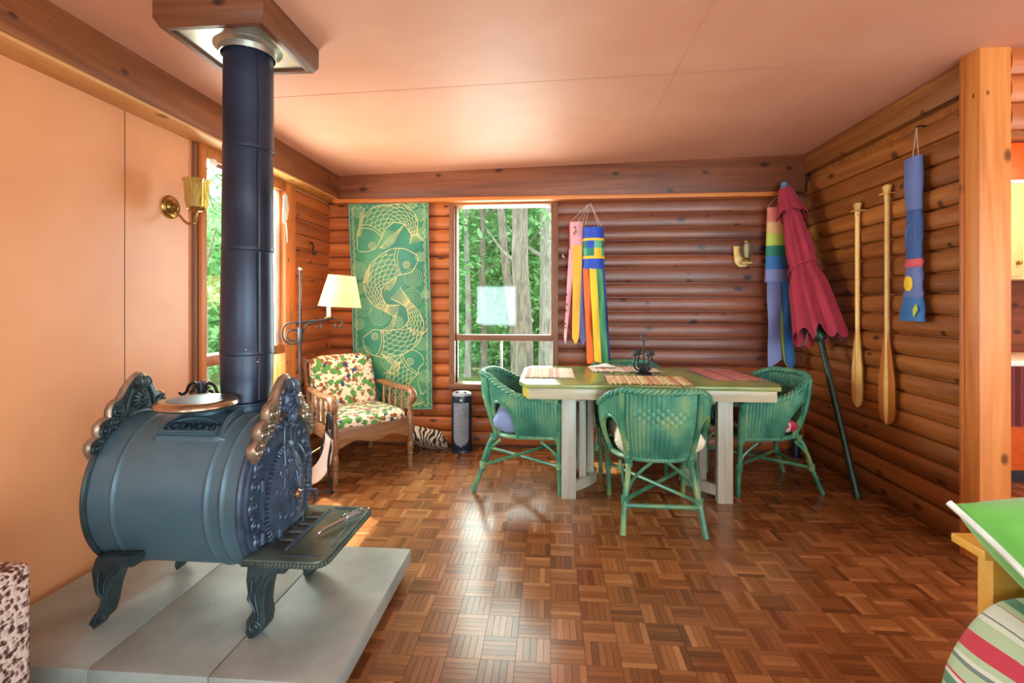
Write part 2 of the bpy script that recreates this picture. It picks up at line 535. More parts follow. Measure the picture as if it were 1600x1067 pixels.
# left wall with the tall window opening
LW = (2.60, 3.50, .50, 2.06)
m = MB()
m.box((XL-.14, YR, 0), (XL, LW[0], 2.4)).box((XL-.14, LW[1], 0), (XL, YB+.14, 2.4))
m.box((XL-.14, LW[0], 0), (XL, LW[1], LW[2])).box((XL-.14, LW[0], LW[3]), (XL, LW[1], 2.4))
wall_left = struct(m.build('wall_left', M['wall_paint'], smooth=0))
for y in (2.13, .91, -.31):
    MB().box((XL, y-.0015, 0), (XL+.0015, y+.0015, 2.11)).build('joint_strip', M['frame'], wall_left, smooth=0)
struct(MB().box((XL, YR, 0), (XL+.012, 2.57, .05)).build('baseboard_left', M['wall_paint'], bevel=.003))

# back wall
BW = (-.82, .02, .53, 2.07)
m = MB()
m.box((XL-.14, YB, 0), (BW[0], YB+.14, 2.46)).box((BW[1], YB, 0), (4.7, YB+.14, 2.5))
m.box((BW[0], YB, 0), (BW[1], YB+.14, BW[2])).box((BW[0], YB, BW[3]), (BW[1], YB+.14, 2.46))
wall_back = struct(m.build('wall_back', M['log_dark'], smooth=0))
# right wall
wall_right = struct(MB().box((XR, 2.57, 0), (XR+.10, YB+.1, 2.41)).build('wall_right', M['log_right'], smooth=0))
# rear wall with glass doors and the far side wall (behind and beside the camera)
m = MB()
m.box((XL-.14, YR-.14, 0), (.3, YR, .72)).box((XL-.14, YR-.14, 1.64), (.3, YR, 2.5)).box((XL-.14, YR-.14, .72), (-1.68, YR, 1.64)).box((-.76, YR-.14, .72), (.3, YR, 1.64)).box((4.4, YR-.14, 0), (4.7, YR, 2.5)).box((.3, YR-.14, 2.15), (4.4, YR, 2.5))
struct(m.build('wall_rear', M['wall_paint'], smooth=0))
gd = struct(MB().box((.3, YR-.09, .02), (4.4, YR-.08, 2.15)).build('door_1', M['glass'], smooth=0))
for x in (.3, 1.65, 3.0, 4.34):
    MB().box((x, YR-.12, 0), (x+.06, YR-.04, 2.15)).build('door_stile', M['framez'], gd, bevel=.004)
rw = struct(MB().box((-1.68, YR-.09, .72), (-.76, YR-.08, 1.64)).build('window_3', M['glass'], smooth=0))
MB().box((-1.68, YR-.1, .68), (-.76, YR-.06, .72)).build('sill', M['trim'], rw, bevel=.003)
struct(MB().box((4.6, YR, 0), (4.74, YB+.1, 2.55)).build('wall_side', M['wall_paint'], smooth=0))

# log siding, each log a piece
def log_mesh(length, h=.116, bulge=.036, seed=0, m=None):
    rr = random.Random(seed)
    n = 7
    prof = []
    for k in range(n+1):
        a = -PI/2 + PI*k/n
        prof.append((-(math.cos(a)**.75 if math.cos(a) > 0 else 0)*bulge - .002, (h-.005)/2*math.sin(a)))
    b = MB()
    nl = max(2, int(length/.35))
    V = []; F = []
    ph = rr.uniform(0, 9)
    for i in range(nl+1):
        x = length*i/nl
        wv = .0025*math.sin(x*2.3+ph)
        for (y, z) in prof + [(0.0, (h-.005)/2), (0.0, -(h-.005)/2)]:
            V.append((x, y + (wv if y < -.01 else 0), z))
    p = len(prof)+2
    for i in range(nl):
        for k in range(p):
            F.append((i*p+k, i*p+(k+1) % p, (i+1)*p+(k+1) % p, (i+1)*p+k))
    F += [tuple(range(p)), tuple(nl*p+k for k in range(p-1, -1, -1))]
    b.add(V, F)
    return b.mesh('log', m or M['log'], smooth=38)
def logs(parent, origin, rotz, spans, rows, mats, h=.116):
    """spans(row z) -> list of (start, length) along the wall"""
    zs = [.012]
    for r in range(rows): zs.append(zs[-1] + h*random.uniform(.90, 1.10))
    kf = (rows*h)/(zs[-1]-.012)
    for r in range(rows):
        za = .012+(zs[r]-.012)*kf; zb = .012+(zs[r+1]-.012)*kf
        z = (za+zb)/2
        for (a, ln_) in spans(z):
            mt = mats(z, a)
            o = link('log', log_mesh(ln_, zb-za, (.020 if mt is M['log_dark'] else .032)+random.uniform(-.005, .004), r*7+int(a*10), mt), parent)
            d = Vector((math.cos(rotz), math.sin(rotz), 0))
            o.location = Vector(origin) + d*a + Vector((0, 0, z))
            o.rotation_euler = (0, 0, rotz)
def back_spans(z):
    out = []
    if z < .46: return [(0, XR-XL)]
    return [(0, BW[0]-.045-XL), (BW[1]+.045-XL, XR-BW[1]-.045)]
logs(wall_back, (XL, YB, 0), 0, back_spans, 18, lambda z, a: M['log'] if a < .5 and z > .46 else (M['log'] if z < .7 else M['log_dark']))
# right wall logs run along -Y as seen from inside (face towards -X)
logs(wall_right, (XR, YB-.02, 0), -PI/2, lambda z: [(0, YB-.02-2.57)], 19, lambda z, a: M['log_right'])
# corner piece of the left wall (face towards +X)
logs(wall_left, (XL, 3.60, 0), PI/2, lambda z: [(0, YB-3.60-.01)], 18, lambda z, a: M['log'])

def board(name, a, b, m, parent=None, bevel=.004):
    o = MB().box(tuple(Vector(a)-Vector(a)), tuple(Vector(b)-Vector(a))).build(name, m, parent, bevel=bevel)
    o.location = a
    return o
# big beam along the left wall, beam and ledge along the back wall, board on the right wall, corner post
def sloped(name, xa, xb, ya, yb, z0, m, over=.0):
    b = MB()
    V = [(xa,ya,z0),(xb,ya,z0),(xb,yb,z0),(xa,yb,z0),(xa,ya,ceil_z(xa)+over),(xb,ya,ceil_z(xb)+over),(xb,yb,ceil_z(xb)+over),(xa,yb,ceil_z(xa)+over)]
    b.add(V, [(0,3,2,1),(4,5,6,7),(0,1,5,4),(1,2,6,5),(2,3,7,6),(3,0,4,7)])
    return struct(b.build(name, m, bevel=.004))
M['beam_y'] = wood('beam_wood_left', srgb(84, 44, 20), srgb(122, 66, 32), srgb(152, 90, 50), 1, .5, .35)
M['beam_under_lit'] = wood('beam_underside_lit', srgb(200, 132, 66), srgb(222, 160, 92), srgb(232, 178, 112), 1, .45, .25)  # paler copy of the beam wood, window light painted into the colour
sloped('trim_1', XL, -1.82, YR, YB, 2.125, M['beam_y'])
struct(MB().box((XL, YR, 2.112), (-1.815, YB, 2.125)).build('trim_2', M['beam_under_lit'], bevel=.002))  # thin sheet under the left beam that carries the painted window light
sloped('trim_3', -1.82, XR-.055, YB-.10, YB, 2.118, M['beam_dark'])
struct(MB().box((-1.86, YB-.135, 2.085), (1.93, YB, 2.118)).build('trim_4', M['trim'], bevel=.004))
tb = struct(MB().box((0, -.06, 0), (1.63, 0, .155)).build('trim_5', M['log_right'], bevel=.006))
tb.location = (XR, YB-.02, 2.262); tb.rotation_euler = (0, 0, -PI/2)
pz = ceil_z(2.1)
struct(MB().box((2.004, 2.47, 0), (2.143, 2.57, pz)).build('trim_6', M['post'], bevel=.005))
struct(MB().box((1.994, 2.555, 0), (2.01, 2.575, pz)).build('trim_7', M['trimz'], bevel=.003))
struct(MB().box((XL, 3.545, .02), (XL+.035, 3.60, 2.112)).build('trim_8', M['trimz'], bevel=.004))

# windows
def window(name, parts, panes, glasspos):
    root = struct(bpy.data.objects.new(name, None)); C.objects.link(root)
    for nm, a, b, mt in parts: MB().box(a, b).build(nm, mt, root, bevel=.003)
    for a, b in panes: MB().box(a, b).build('pane', M['glass'], root, smooth=0)
    return root
y0, y1 = YB-.045, YB+.10
window('window_1', [
    ('casing', (-.868, y0, .48), (-.82, y1, 2.085), M['framez']), ('casing', (.02, y0, .48), (.066, y1, 2.085), M['framez']),
    ('head_casing', (-.82, y0, 2.068), (.02, y1, 2.085), M['trim']), ('sill', (-.868, y0-.01, .49), (.066, y1, .535), M['frame']),
    ('mullion', (-.82, y0+.02, .905), (.02, y1-.02, .955), M['frame']),
    ('sash', (-.82, y0+.03, .955), (-.806, y1-.03, 2.068), M['framez']), ('sash', (.006, y0+.03, .955), (.02, y1-.03, 2.068), M['framez']),
    ('slider_rail', (-.43, y0+.05, .535), (-.415, y1-.05, .905), M['galv'])],
    [((-.806, YB+.03, .955), (.006, YB+.034, 2.068)), ((-.82, YB+.025, .535), (-.42, YB+.029, .905)), ((-.43, YB+.045, .535), (.02, YB+.049, .905))], None)
xa, xb = XL-.10, XL+.035
window('window_2', [
    ('casing', (XL-.02, 2.555, .42), (XL+.02, 2.585, 2.112), M['framez']), ('casing', (xa, 2.585, .42), (xb, 2.63, 2.112), M['trimz']),
    ('casing', (xa, 3.455, .42), (xb, 3.545, 2.112), M['trimz']), ('head_casing', (xa, 2.63, 2.04), (xb, 3.455, 2.112), M['trim']),
    ('sill', (xa, 2.60, .45), (xb+.01, 3.50, .50), M['trim']), ('mullion', (xa+.03, 2.63, .865), (xb-.01, 3.455, .925), M['trim']),
    ('sash', (xa+.05, 2.63, .925), (xa+.09, 2.642, 2.04), M['galv']), ('sash', (xa+.05, 3.40, .925), (xa+.09, 3.455, 2.04), M['white'])],
    [((XL-.03, 2.63, .925), (XL-.026, 3.455, 2.04)), ((XL-.03, 2.63, .50), (XL-.026, 3.455, .865))], None)

# ------------------------------------------------------------------ kitchen seen past the post
header = struct(MB().box((2.143, 2.50, 2.03), (4.6, 2.57, 2.47)).build('wall_header', M['log'], smooth=0))
for k in range(3):
    o = link('log', log_mesh(2.45, .13, .034, k, M['log']), header)
    o.location = (2.143, 2.50, 2.095 + k*.13)
struct(MB().box((3.0, YB-.34, 2.13), (4.6, YB-.04, 2.40)).build('trim_9', plain('soffit_red_stain', srgb(196, 70, 24), .4), bevel=.004))
M['cream'] = wood('cream_pine_cabinet', srgb(214, 170, 106), srgb(232, 196, 136), srgb(240, 210, 156), 2, .35, 0)
M['orange_cab'] = plain('orange_cabinet', srgb(204, 84, 28), .35)
cab = thing('wall_cabinet', 'cream pine wall cabinet in the kitchen beyond the post', 'cabinet', (3.0, YB-.34, 1.40))
MB().box((0, 0, 0), (1.3, .29, .70)).build('body', M['cream'], cab, bevel=.004)
for k in range(3):
    d = MB().box((.02+k*.43, -.02, .02), (.43+k*.43, 0, .68)).build('door', M['cream'], cab, bevel=.006)
    MB().ball((.39+k*.43, -.035, .12), .016).build('knob', M['brass'], d)
MB().box((0, -.02, .70), (1.3, .29, .725)).build('cornice', M['white'], cab, bevel=.003)
struct(MB().box((2.19, YB-.05, 0), (2.23, YB, 1.4)).build('trim_10', M['trimz'], bevel=.003))
lc = thing('base_cabinet', 'orange base cabinet under the kitchen counter beyond the post', 'cabinet', (2.9, YB-.62, 0))
MB().box((0, 0, .09), (1.6, .56, .80)).build('body', M['orange_cab'], lc, bevel=.005)
MB().box((0, .05, 0), (1.6, .56, .09)).build('toe_kick', M['black'], lc)
for k in range(3):
    MB().box((.03+k*.52, -.02, .13), (.52+k*.52, 0, .78)).build('door', M['orange_cab'], lc, bevel=.006)
ct = MB().box((2.88, YB-.65, .80), (4.55, YB-.045, .84)).build('kitchen_countertop', M['white'], bevel=.006)
tag(ct, 'white kitchen countertop on the orange base cabinet', 'countertop')
m = MB()
m.grid(lambda u, v: Vector((3.02+u*.34, YB-.655-.012*math.sin(u*40)-.004, .80-.40*v)), 60, 6)
cu = m.build('dish_towel', cloth('maroon_stripe_cloth', srgb(112, 40, 38)), solid=.004)
tag(cu, 'maroon pleated dish towel hanging from the kitchen counter', 'towel')
lamp('kitchen_light', 'POINT', (3.4, 3.2, 2.15), 45, (1.0, .72, .42), shadow_soft_size=.12)
kl = thing('ceiling_light', 'round white ceiling light in the kitchen', 'light', (3.4, 3.2, ceil_z(3.4)-.05))
MB().lathe([(.02, 0), (.10, .0), (.12, .03), (.12, .055)], 24).build('shade', M['white'], kl)
MB().lathe([(.13, .045), (.13, .055)], 24).build('rim', M['brass'], kl)

# ------------------------------------------------------------------ hearth
HX0, HX1, HY0, HY1, HZ = -1.90, -.628, 1.385, 2.185, .115
hearth = thing('hearth', 'raised grey concrete hearth platform under the wood stove', 'hearth', (0, 0, 0))
MB().box((HX0, HY0+.03, 0), (HX1-.03, HY1-.03, .05)).build('plinth', M['black'], hearth)
for (a, b) in ((HX0, -1.40), (-1.396, -1.015), (-1.011, HX1)):
    MB().box((a, HY0, .05), (b, HY1, HZ)).build('slab', M['slab'], hearth, bevel=.004)

# ------------------------------------------------------------------ wood stove
ST = thing('wood_stove', 'oval barrel wood stove of blued steel with ornate cast crests', 'stove', (-1.28, 1.77, HZ))
sa, sb, szc = .225, .268, .4225
def ell(phi, x, off=0, a=sa, b=sb):
    n = Vector((0, math.sin(phi)/a, math.cos(phi)/b)).normalized()
    return Vector((x, a*math.sin(phi), szc + b*math.cos(phi))) + n*off
m = MB()
def bar(u, v):
    x = -.29 + .56*u
    off = 0
    for xc in (-.19, .14, .195): off += .005*math.exp(-((x-xc)/.006)**2)
    return ell(2*PI*v, x, off)
m.grid(bar, 112, 64)
m.v += []; 
ring0 = [ell(2*PI*k/48, -.29) for k in range(48)]
m.add(ring0, [tuple(range(48))])
m.build('barrel', M['sheet'], ST, smooth=50)
for x in (-.288, .262):
    MB().tube([ell(2*PI*k/56, x, .004) for k in range(56)], .010 if x < 0 else .012, 8, closed=True).build('end_ring', M['iron_leg'] if x < 0 else M['iron'], ST)
# front plate with raised ornament
fp = MB()
def disc(x0, x1, a, b, n=56, bulge=0, rows=8, zc=szc):
    V = []; F = []
    for j in range(rows+1):
        f = j/rows
        for k in range(n):
            q = 2*PI*k/n
            V.append((x1 + bulge*(1-f*f), a*f*math.sin(q), zc + b*f*math.cos(q)))
    for j in range(rows):
        for k in range(n):
            l = (k+1) % n
            F.append((j*n+k, j*n+l, (j+1)*n+l, (j+1)*n+k))
    s0 = len(V)
    for k in range(n):
        q = 2*PI*k/n
        V.append((x0, a*math.sin(q), zc + b*math.cos(q)))
    for k in range(n):
        l = (k+1) % n
        F.append((rows*n+k, rows*n+l, s0+l, s0+k))
    return V, F
fp.add(*disc(.26, .285, .224, .267))
plate = fp.build('front_plate', M['iron'], ST, smooth=45)
orn = MB()
AY, AZ = (0, 1, 0), (0, 0, 1)
for k in range(22):
    q = 2*PI*(k+.5)/22
    c = Vector((.287, .190*math.sin(q), szc + .232*math.cos(q)))
    s_ = 1 if k % 2 else -1
    orn.tube(spiral(c, .026, .005, q, s_*1.6, 20, AY, AZ), [.006]*8+[.0045]*13, 6)
    orn.ball(c, (.008, .009, .009), 8, 5)
    c2 = Vector((.287, .20*math.sin(q+.14), szc + .244*math.cos(q+.14)))
    orn.ball(c2, (.006, .008, .008), 8, 5)
orn.build('scroll_relief', M['iron'], plate)
# door: fluted rim, domed face, ornament, vents, knob
dz = szc - .03
db = MB(); db.add(*disc(.28, .300, .150, .200, 64, 0, 3, dz)); door = db.build('loading_door', M['iron'], ST, smooth=45)
rim = MB()
for k in range(72):
    q = 2*PI*k/72
    p0 = Vector((.300, .128*math.sin(q), dz + .176*math.cos(q))); p1 = Vector((.302, .150*math.sin(q), dz + .199*math.cos(q)))
    rim.tube([p0, (p0+p1)/2+Vector((.007, 0, 0)), p1], .0046, 5)
rim.build('fluted_rim', M['iron'], door)
fb = MB(); fb.add(*disc(.295, .302, .126, .173, 56, .030, 10, dz)); fb.build('domed_face', M['iron'], door, smooth=60)
def dome(y, z): 
    f = min(1, math.sqrt((y/.126)**2 + ((z-dz)/.173)**2))
    return .302 + .030*(1-f*f)
sw = MB()
for (y, z, r, a0, tn) in ((-.03, dz+.02, .03, 0, 1.7), (.045, dz+.075, .026, 2, -1.6), (-.05, dz+.10, .022, 1, 1.5), (.05, dz-.02, .026, 4, 1.6), (-.07, dz-.05, .022, 3, -1.6), (.0, dz+.13, .02, 0, 1.5), (.0, dz-.075, .022, 2, 1.6), (-.085, dz+.04, .016, 0, 1.4), (.085, dz+.035, .016, 0, -1.4)):
    P = spiral((0, y, z), r, .004, a0, tn, 22, AY, AZ)
    for p in P: p.x = dome(p.y, p.z) + .001
    sw.tube(P, .0042, 6)
    tail = [P[0] + Vector((0, (P[0].y-y)*k*.5, (P[0].z-z)*k*.9 + .01*k*k)) for k in range(4)]
    for p in tail: p.x = dome(p.y, p.z) + .001
    sw.tube(tail, [.0042, .0036, .003, .002], 6)
for k in range(7):
    q = -.9 + k*.3
    P = [Vector((0, .02+math.sin(q)*r_, dz+.0+math.cos(q)*r_)) for r_ in (.02, .05, .085)]
    for p in P: p.x = dome(p.y, p.z) + .002
    sw.tube(P, [.003, .006, .002], 6)
sw.build('scroll_relief', M['iron'], door)
kn = MB(); kn.lathe([(.010, 0), (.009, .012), (.017, .018), (.019, .026), (.012, .034), (.002, .036)], 16, Matrix.Translation((.326, -.015, dz+.01)) @ Matrix.Rotation(R(90), 4, 'Y'))
kn.build('knob', M['brass_ring'], door)
vt = MB().box((.30, -.085, dz-.165), (.322, .085, dz-.09))
vent = vt.build('draft_panel', M['iron'], door, bevel=.004)
for k in range(4):
    MB().box((.3215, -.07+k*.038, dz-.15), (.3245, -.045+k*.038, dz-.105)).build('draft_slot', M['black'], vent)
MB().tube([(.30, .14, dz-.03), (.33, .165, dz-.04), (.325, .175, dz-.07), (.315, .185, dz-.10)], .006, 8).build('latch', M['iron'], door)
for z in (dz+.09, dz-.09):
    MB().lathe([(.009, -.02), (.009, .02)], 12, Matrix.Translation((.295, -.152, z))).build('hinge', M['iron'], door)

# crests
hp = [(56, .004), (53, .030), (49, .040), (45, .036), (42, .026), (39, .046), (35, .056), (31, .052), (27, .044), (24, .066), (20, .080), (16, .078), (12.5, .088), (9, .108), (5, .128), (2, .142), (0, .146)]
def crest(x, face_kind):
    full = hp + [(-a, h) for a, h in hp[-2::-1]]
    outer = [ell(R(-a), 0, h) for a, h in full]
    inner = [ell(R(a), 0, -.002) for a in range(-54, 55, 6)]
    poly = [(p.y, p.z) for p in outer] + [(p.y, p.z) for p in reversed([ell(R(-a), 0, -.002) for a in range(54, -55, -6)])]
    MX = Matrix(((0,0,1,0),(1,0,0,0),(0,1,0,0),(0,0,0,1)))
    b = MB(); b.prism(poly, x-.022, x+.014, MX)
    cr = b.build('crest', M['nickel'] if face_kind == 'mask' else M['iron_leg'], ST, bevel=.006, seg=2)
    r = MB()
    rimp = [ell(R(-a), x, h-.001) for a, h in full]
    r.tube(spline(rimp, 3), .0115, 7)
    r.build('rolled_edge', M['nickel'], cr)
    s = MB()
    xf = x+.016
    for sg in (-1, 1):
        for (a, h, rr, tn) in ((50, .020, .019, 1.6), (44, .016, .010, 1.2), (37, .030, .024, 1.8), (28, .025, .018, 1.5), (21, .050, .024, 1.7), (30, .008, .012, 1.2)):
            c = ell(R(sg*a), xf, h)
            s.tube(spiral(c, rr, .004, R(90-sg*a), sg*tn, 22, AY, AZ), [.0062]*8+[.005]*15, 6)
            s.ball(c, (.008, .007, .007), 8, 5)
        s.tube(spline([ell(R(sg*a), xf, h) for a, h in ((54, .01), (46, .006), (34, .010), (24, .016), (15, .03), (11, .06), (6, .10))], 4), .005, 6)
        for a in range(14, 54, 5):
            s.ball(ell(R(sg*a), xf, .006), (.006, .006, .006), 7, 5)
    s.build('scroll_relief', M['nickel'] if face_kind == 'mask' else M['iron_leg'], cr)
    f = MB()
    if face_kind == 'mask':
        c = ell(0, xf, .055)
        f.ball(c, (.026, .036, .05), 18, 12)
        for sg in (-1, 1):
            f.ball(c+Vector((.020, sg*.016, .012)), (.010, .009, .007))          # eyes
            f.tube([c+Vector((.024, sg*.005, .020)), c+Vector((.026, sg*.016, .028)), c+Vector((.016, sg*.030, .020))], [.006, .008, .004], 7)   # brows
            f.ball(c+Vector((.016, sg*.022, -.010)), (.012, .012, .012))          # cheeks
            f.tube(spline([c+Vector((.026, sg*.004, -.016)), c+Vector((.026, sg*.02, -.024)), c+Vector((.014, sg*.028, -.044))], 4), [.006]*8+[.003], 7)  # moustache
            f.tube(spiral(c+Vector((.0, sg*.042, .018)), .02, .004, 0, sg*1.4, 16, AY, AZ), .006, 6)
            f.tube(spiral(c+Vector((.0, sg*.045, -.018)), .02, .004, 2, -sg*1.4, 16, AY, AZ), .006, 6)
        f.tube([c+Vector((.024, 0, .02)), c+Vector((.036, 0, -.004)), c+Vector((.040, 0, -.010)), c+Vector((.028, 0, -.016))], [.006, .008, .010, .006], 8)  # nose
        f.tube(arc(c+Vector((.022, 0, -.034)), .014, 0, 2*PI, 16, AY, AZ), .005, 7)       # open mouth
        for k in range(-2, 3):
            f.tube(spline([c+Vector((.010, k*.009, -.046)), c+Vector((.016, k*.013, -.066)), c+Vector((.008, k*.010, -.082))], 3), [.006]*6+[.002], 6)
        for k in range(-3, 4):
            f.tube(spline([c+Vector((.012, k*.007, .036)), c+Vector((.022, k*.011, .056)), c+Vector((.004, k*.008, .082))], 3), [.007]*6+[.003], 6)
        f.build('mask', M['iron'], cr)
    else:
        c = ell(0, xf, .052)
        for k in range(12):
            q = 2*PI*k/12
            d = Vector((0, math.cos(q), math.sin(q)))
            f.tube([c+d*.006, c+d*.022+Vector((.008, 0, 0)), c+d*.036], [.003, .0085, .004], 7)
        f.ball(c+Vector((.006, 0, 0)), .009)
        for k in range(-3, 4):
            f.tube(spline([c+Vector((0, k*.006, .042)), c+Vector((.01, k*.011, .062)), c+Vector((0, k*.008, .085))], 3), [.007]*6+[.003], 6)
        f.build('rosette', M['iron_leg'], cr)
    return cr
crest(-.296, 'rosette')
crest(.290, 'mask')

# cast top with name plate, neck, lid and finial
m = MB()
def cast(u, v):
    ph = R(-41 + 80*v)
    k = abs(2*v-1)
    hw = .095 + .040*k**2
    return ell(ph, .02 + (2*u-1)*hw, .012 if 0 < u < 1 and 0 < v < 1 else -.002)
m.grid(cast, 24, 30)
ct_ = m.build('cast_top', M['sheet'], ST, smooth=60)
fr = MB()
for uu in (.03, .97): fr.tube([cast(uu, v/20)+Vector((0, 0, .003)) for v in range(1, 20)], .004, 6)
fr.tube([cast(u/16, .035) for u in range(0, 17)], .004, 6)
fr.build('cast_edge', M['sheet'], ct_)
nph = R(-27)
npn = Vector((0, math.sin(nph)/sa, math.cos(nph)/sb)).normalized()
npt = Vector((0, npn.z, -npn.y))
base = ell(R(-38), .02, .012)
PM = Matrix(((1, npt.x, npn.x, base.x), (0, npt.y, npn.y, base.y), (0, npt.z, npn.z, base.z+.004), (0, 0, 0, 1)))
half = [(-.108, .002), (.108, .002)] + [(.104*math.cos(PI*k/20), .004+.078*math.sin(PI*k/20)**.85) for k in range(0, 21)]
b = MB(); b.prism(half, -.004, .010, PM); npl = b.build('name_plate', M['sheet'], ct_, bevel=.0015)
b = MB(); b.tube([PM @ Vector((.098*math.cos(PI*k/24), .010+.066*math.sin(PI*k/24)**.85, .011)) for k in range(25)] + [PM @ Vector((-.098, .010, .011)), PM @ Vector((.098, .010, .011))], .0028, 6)
b.build('plate_border', M['sheet'], npl)
tcu = bpy.data.curves.new('lettering', 'FONT')
tcu.body = 'ECONOMY'; tcu.align_x = 'CENTER'; tcu.size = .045; tcu.extrude = .004; tcu.space_character = 1.05
tob = bpy.data.objects.new('lettering_source', tcu); C.objects.link(tob)
dg = bpy.context.evaluated_depsgraph_get()
tme = bpy.data.meshes.new_from_object(tob.evaluated_get(dg))
bpy.data.objects.remove(tob)
tme.transform(PM @ Matrix.Translation((0, .018, .012)) @ Matrix.Scale(.86, 4, (1, 0, 0)))
tme.materials.clear(); tme.materials.append(M['letter'])
link('lettering', tme, npl)
LM = Matrix.Translation((.0, -.075, .672)) @ Matrix.Scale(1.05, 4, (1, 0, 0))
MB().lathe([(.064, -.01), (.056, .02), (.056, .05), (.066, .064)], 40, Matrix.Translation((.0, -.002, .672))).build('lid_neck', M['sheet'], ST)
lid = MB().lathe([(.104, .056), (.122, .060), (.131, .069), (.130, .078), (.122, .086), (.106, .090), (.094, .088), (.0001, .088)], 48, LM, cap=False).build('lid', M['brass_ring'], ST, smooth=50)
MB().lathe([(.092, .0885), (.05, .092), (.0001, .093)], 40, LM, cap=False).build('lid_top', M['sheet'], lid)
MB().lathe([(.112, .0), (.112, .09), (.120, .095), (.120, .10)], 36, Matrix.Translation((.065, .13, .62))).build('flue_collar', M['iron'], ST)
fin = MB()
fc = Vector((-.115, .105, .72))
fin.tube([fc+Vector((0, 0, -.06)), fc+Vector((0, 0, .07))], [.014, .010], 8)
for sg in (-1, 1):
    fin.tube(spline([fc+Vector((sg*.008, 0, .02)), fc+Vector((sg*.015, 0, .055)), fc+Vector((sg*.035, 0, .068)), fc+Vector((sg*.055, 0, .055)), fc+Vector((sg*.066, 0, .030)), fc+Vector((sg*.082, 0, .022)), fc+Vector((sg*.095, 0, .028))], 5), .0065, 7)
    fin.tube(spiral(fc+Vector((sg*.034, 0, .03)), .022, .006, PI/2, sg*1.1, 16), .006, 7)
for k in range(-1, 2):
    fin.tube([fc+Vector((k*.006, 0, .03)), fc+Vector((k*.012, 0, .08))], [.006, .003], 6)
fin.build('scroll_finial', M['wrought'], ST)
# hearth shelf
def rrect(x0, x1, y0, y1, r, n=6):
    out = []
    for (cx, cy, a) in ((x1-r, y0+r, -90), (x1-r, y1-r, 0)):
        out += [(cx+r*math.cos(R(a+90*k/n)), cy+r*math.sin(R(a+90*k/n))) for k in range(n+1)]
    return [(x0, y0)] + out + [(x0, y1)]
sz = .27
b = MB(); b.prism(rrect(.272, .548, -.232, .212, .045), sz-.026, sz)
shelf = b.build('hearth_shelf', M['shelf_iron'], ST, bevel=.004)
eb = MB()
ep = [Vector((x, y, sz-.013)) for x, y in rrect(.272, .552, -.236, .216, .047)]
L = 0; cum = [0]
for i in range(1, len(ep)): L += (ep[i]-ep[i-1]).length; cum.append(L)
nb = int(L/.0125)
for k in range(nb):
    d = (k+.5)/nb*L
    i = max(j for j in range(len(cum)) if cum[j] <= d)
    i = min(i, len(ep)-2)
    p = ep[i].lerp(ep[i+1], (d-cum[i])/(cum[i+1]-cum[i]))
    eb.ball(p, (.0065, .0065, .0095), 6, 5)
eb.build('beaded_edge', M['shelf_iron'], shelf)
rb = MB(); rb.tube([(x, y, sz+.001) for x, y in rrect(.40, .520, -.20, .185, .02)], .0022, 6)
rb.build('border_line', M['iron'], shelf)
MB().box((.385, -.17, sz), (.393, .165, sz+.010)).build('ash_bar', M['iron'], shelf, bevel=.002)
for k in range(5):
    MB().box((.335, -.155+k*.062, sz-.001), (.378, -.108+k*.062, sz+.003)).build('slot', M['black'], shelf)
    if k < 4: MB().box((.330, -.106+k*.062, sz), (.384, -.097+k*.062, sz+.008)).build('slot_bar', M['shelf_iron'], shelf, bevel=.001)
for (x, y) in ((.51, -.19), (.51, .175)): MB().ball((x, y, sz), (.007, .007, .004), 8, 5).build('rivet', M['iron'], shelf)
# legs
front_leg = [(0,.25),(-.006,.195),(0,.15),(-.006,.13),(.013,.11),(.016,.093),(-.006,.06),(-.006,.03),(0,0),(.022,.005),(.058,.035),(.064,.067),(.058,.11),(.064,.16),(.074,.2),(.106,.227),(.11,.25)]
rear_leg = [(.01,.25),(-.006,.2),(0,.155),(.01,.12),(.03,.108),(.026,.077),(-.003,.045),(-.01,.026),(0,0),(.010,.018),(.035,.042),(.048,.083),(.06,.14),(.077,.186),(.105,.21),(.138,.225),(.15,.26)]
MXZ = Matrix(((1,0,0,0),(0,0,1,0),(0,1,0,0),(0,0,0,1)))
for (poly, x0, fr_) in ((front_leg, .285, True), (rear_leg, -.262, False)):
    for sg in (-1, 1):
        b = MB()
        h0, h1 = (-.222, -.160) if sg < 0 else (.150, .212)
        b.prism([(x+x0, z) for x, z in poly], h0, h1, MXZ)
        b.box((x0+.02, -.17 if sg < 0 else .08, .19), (x0+.10, -.08 if sg < 0 else .17, .235))
        lg = b.build('leg', M['iron_leg'], ST, bevel=.007, seg=2)
        rbm = MB()
        yf = -.224 if sg < 0 else .214
        n_ = len(poly)
        for f_ in (.22, .5, .78):
            P = []
            for k in range(1, 8):
                l = poly[k]; r_ = poly[n_-1-k]
                P.append((x0 + l[0]*(1-f_)+r_[0]*f_, yf, l[1]*(1-f_)+r_[1]*f_))
            rbm.tube(spline(P, 3), .0042, 6)
        rbm.tube(spiral((x0+.026, yf, .045), .022, .005, 0, 1.4, 18), .004, 6)
        rbm.build('leg_relief', M['iron_leg'], lg)

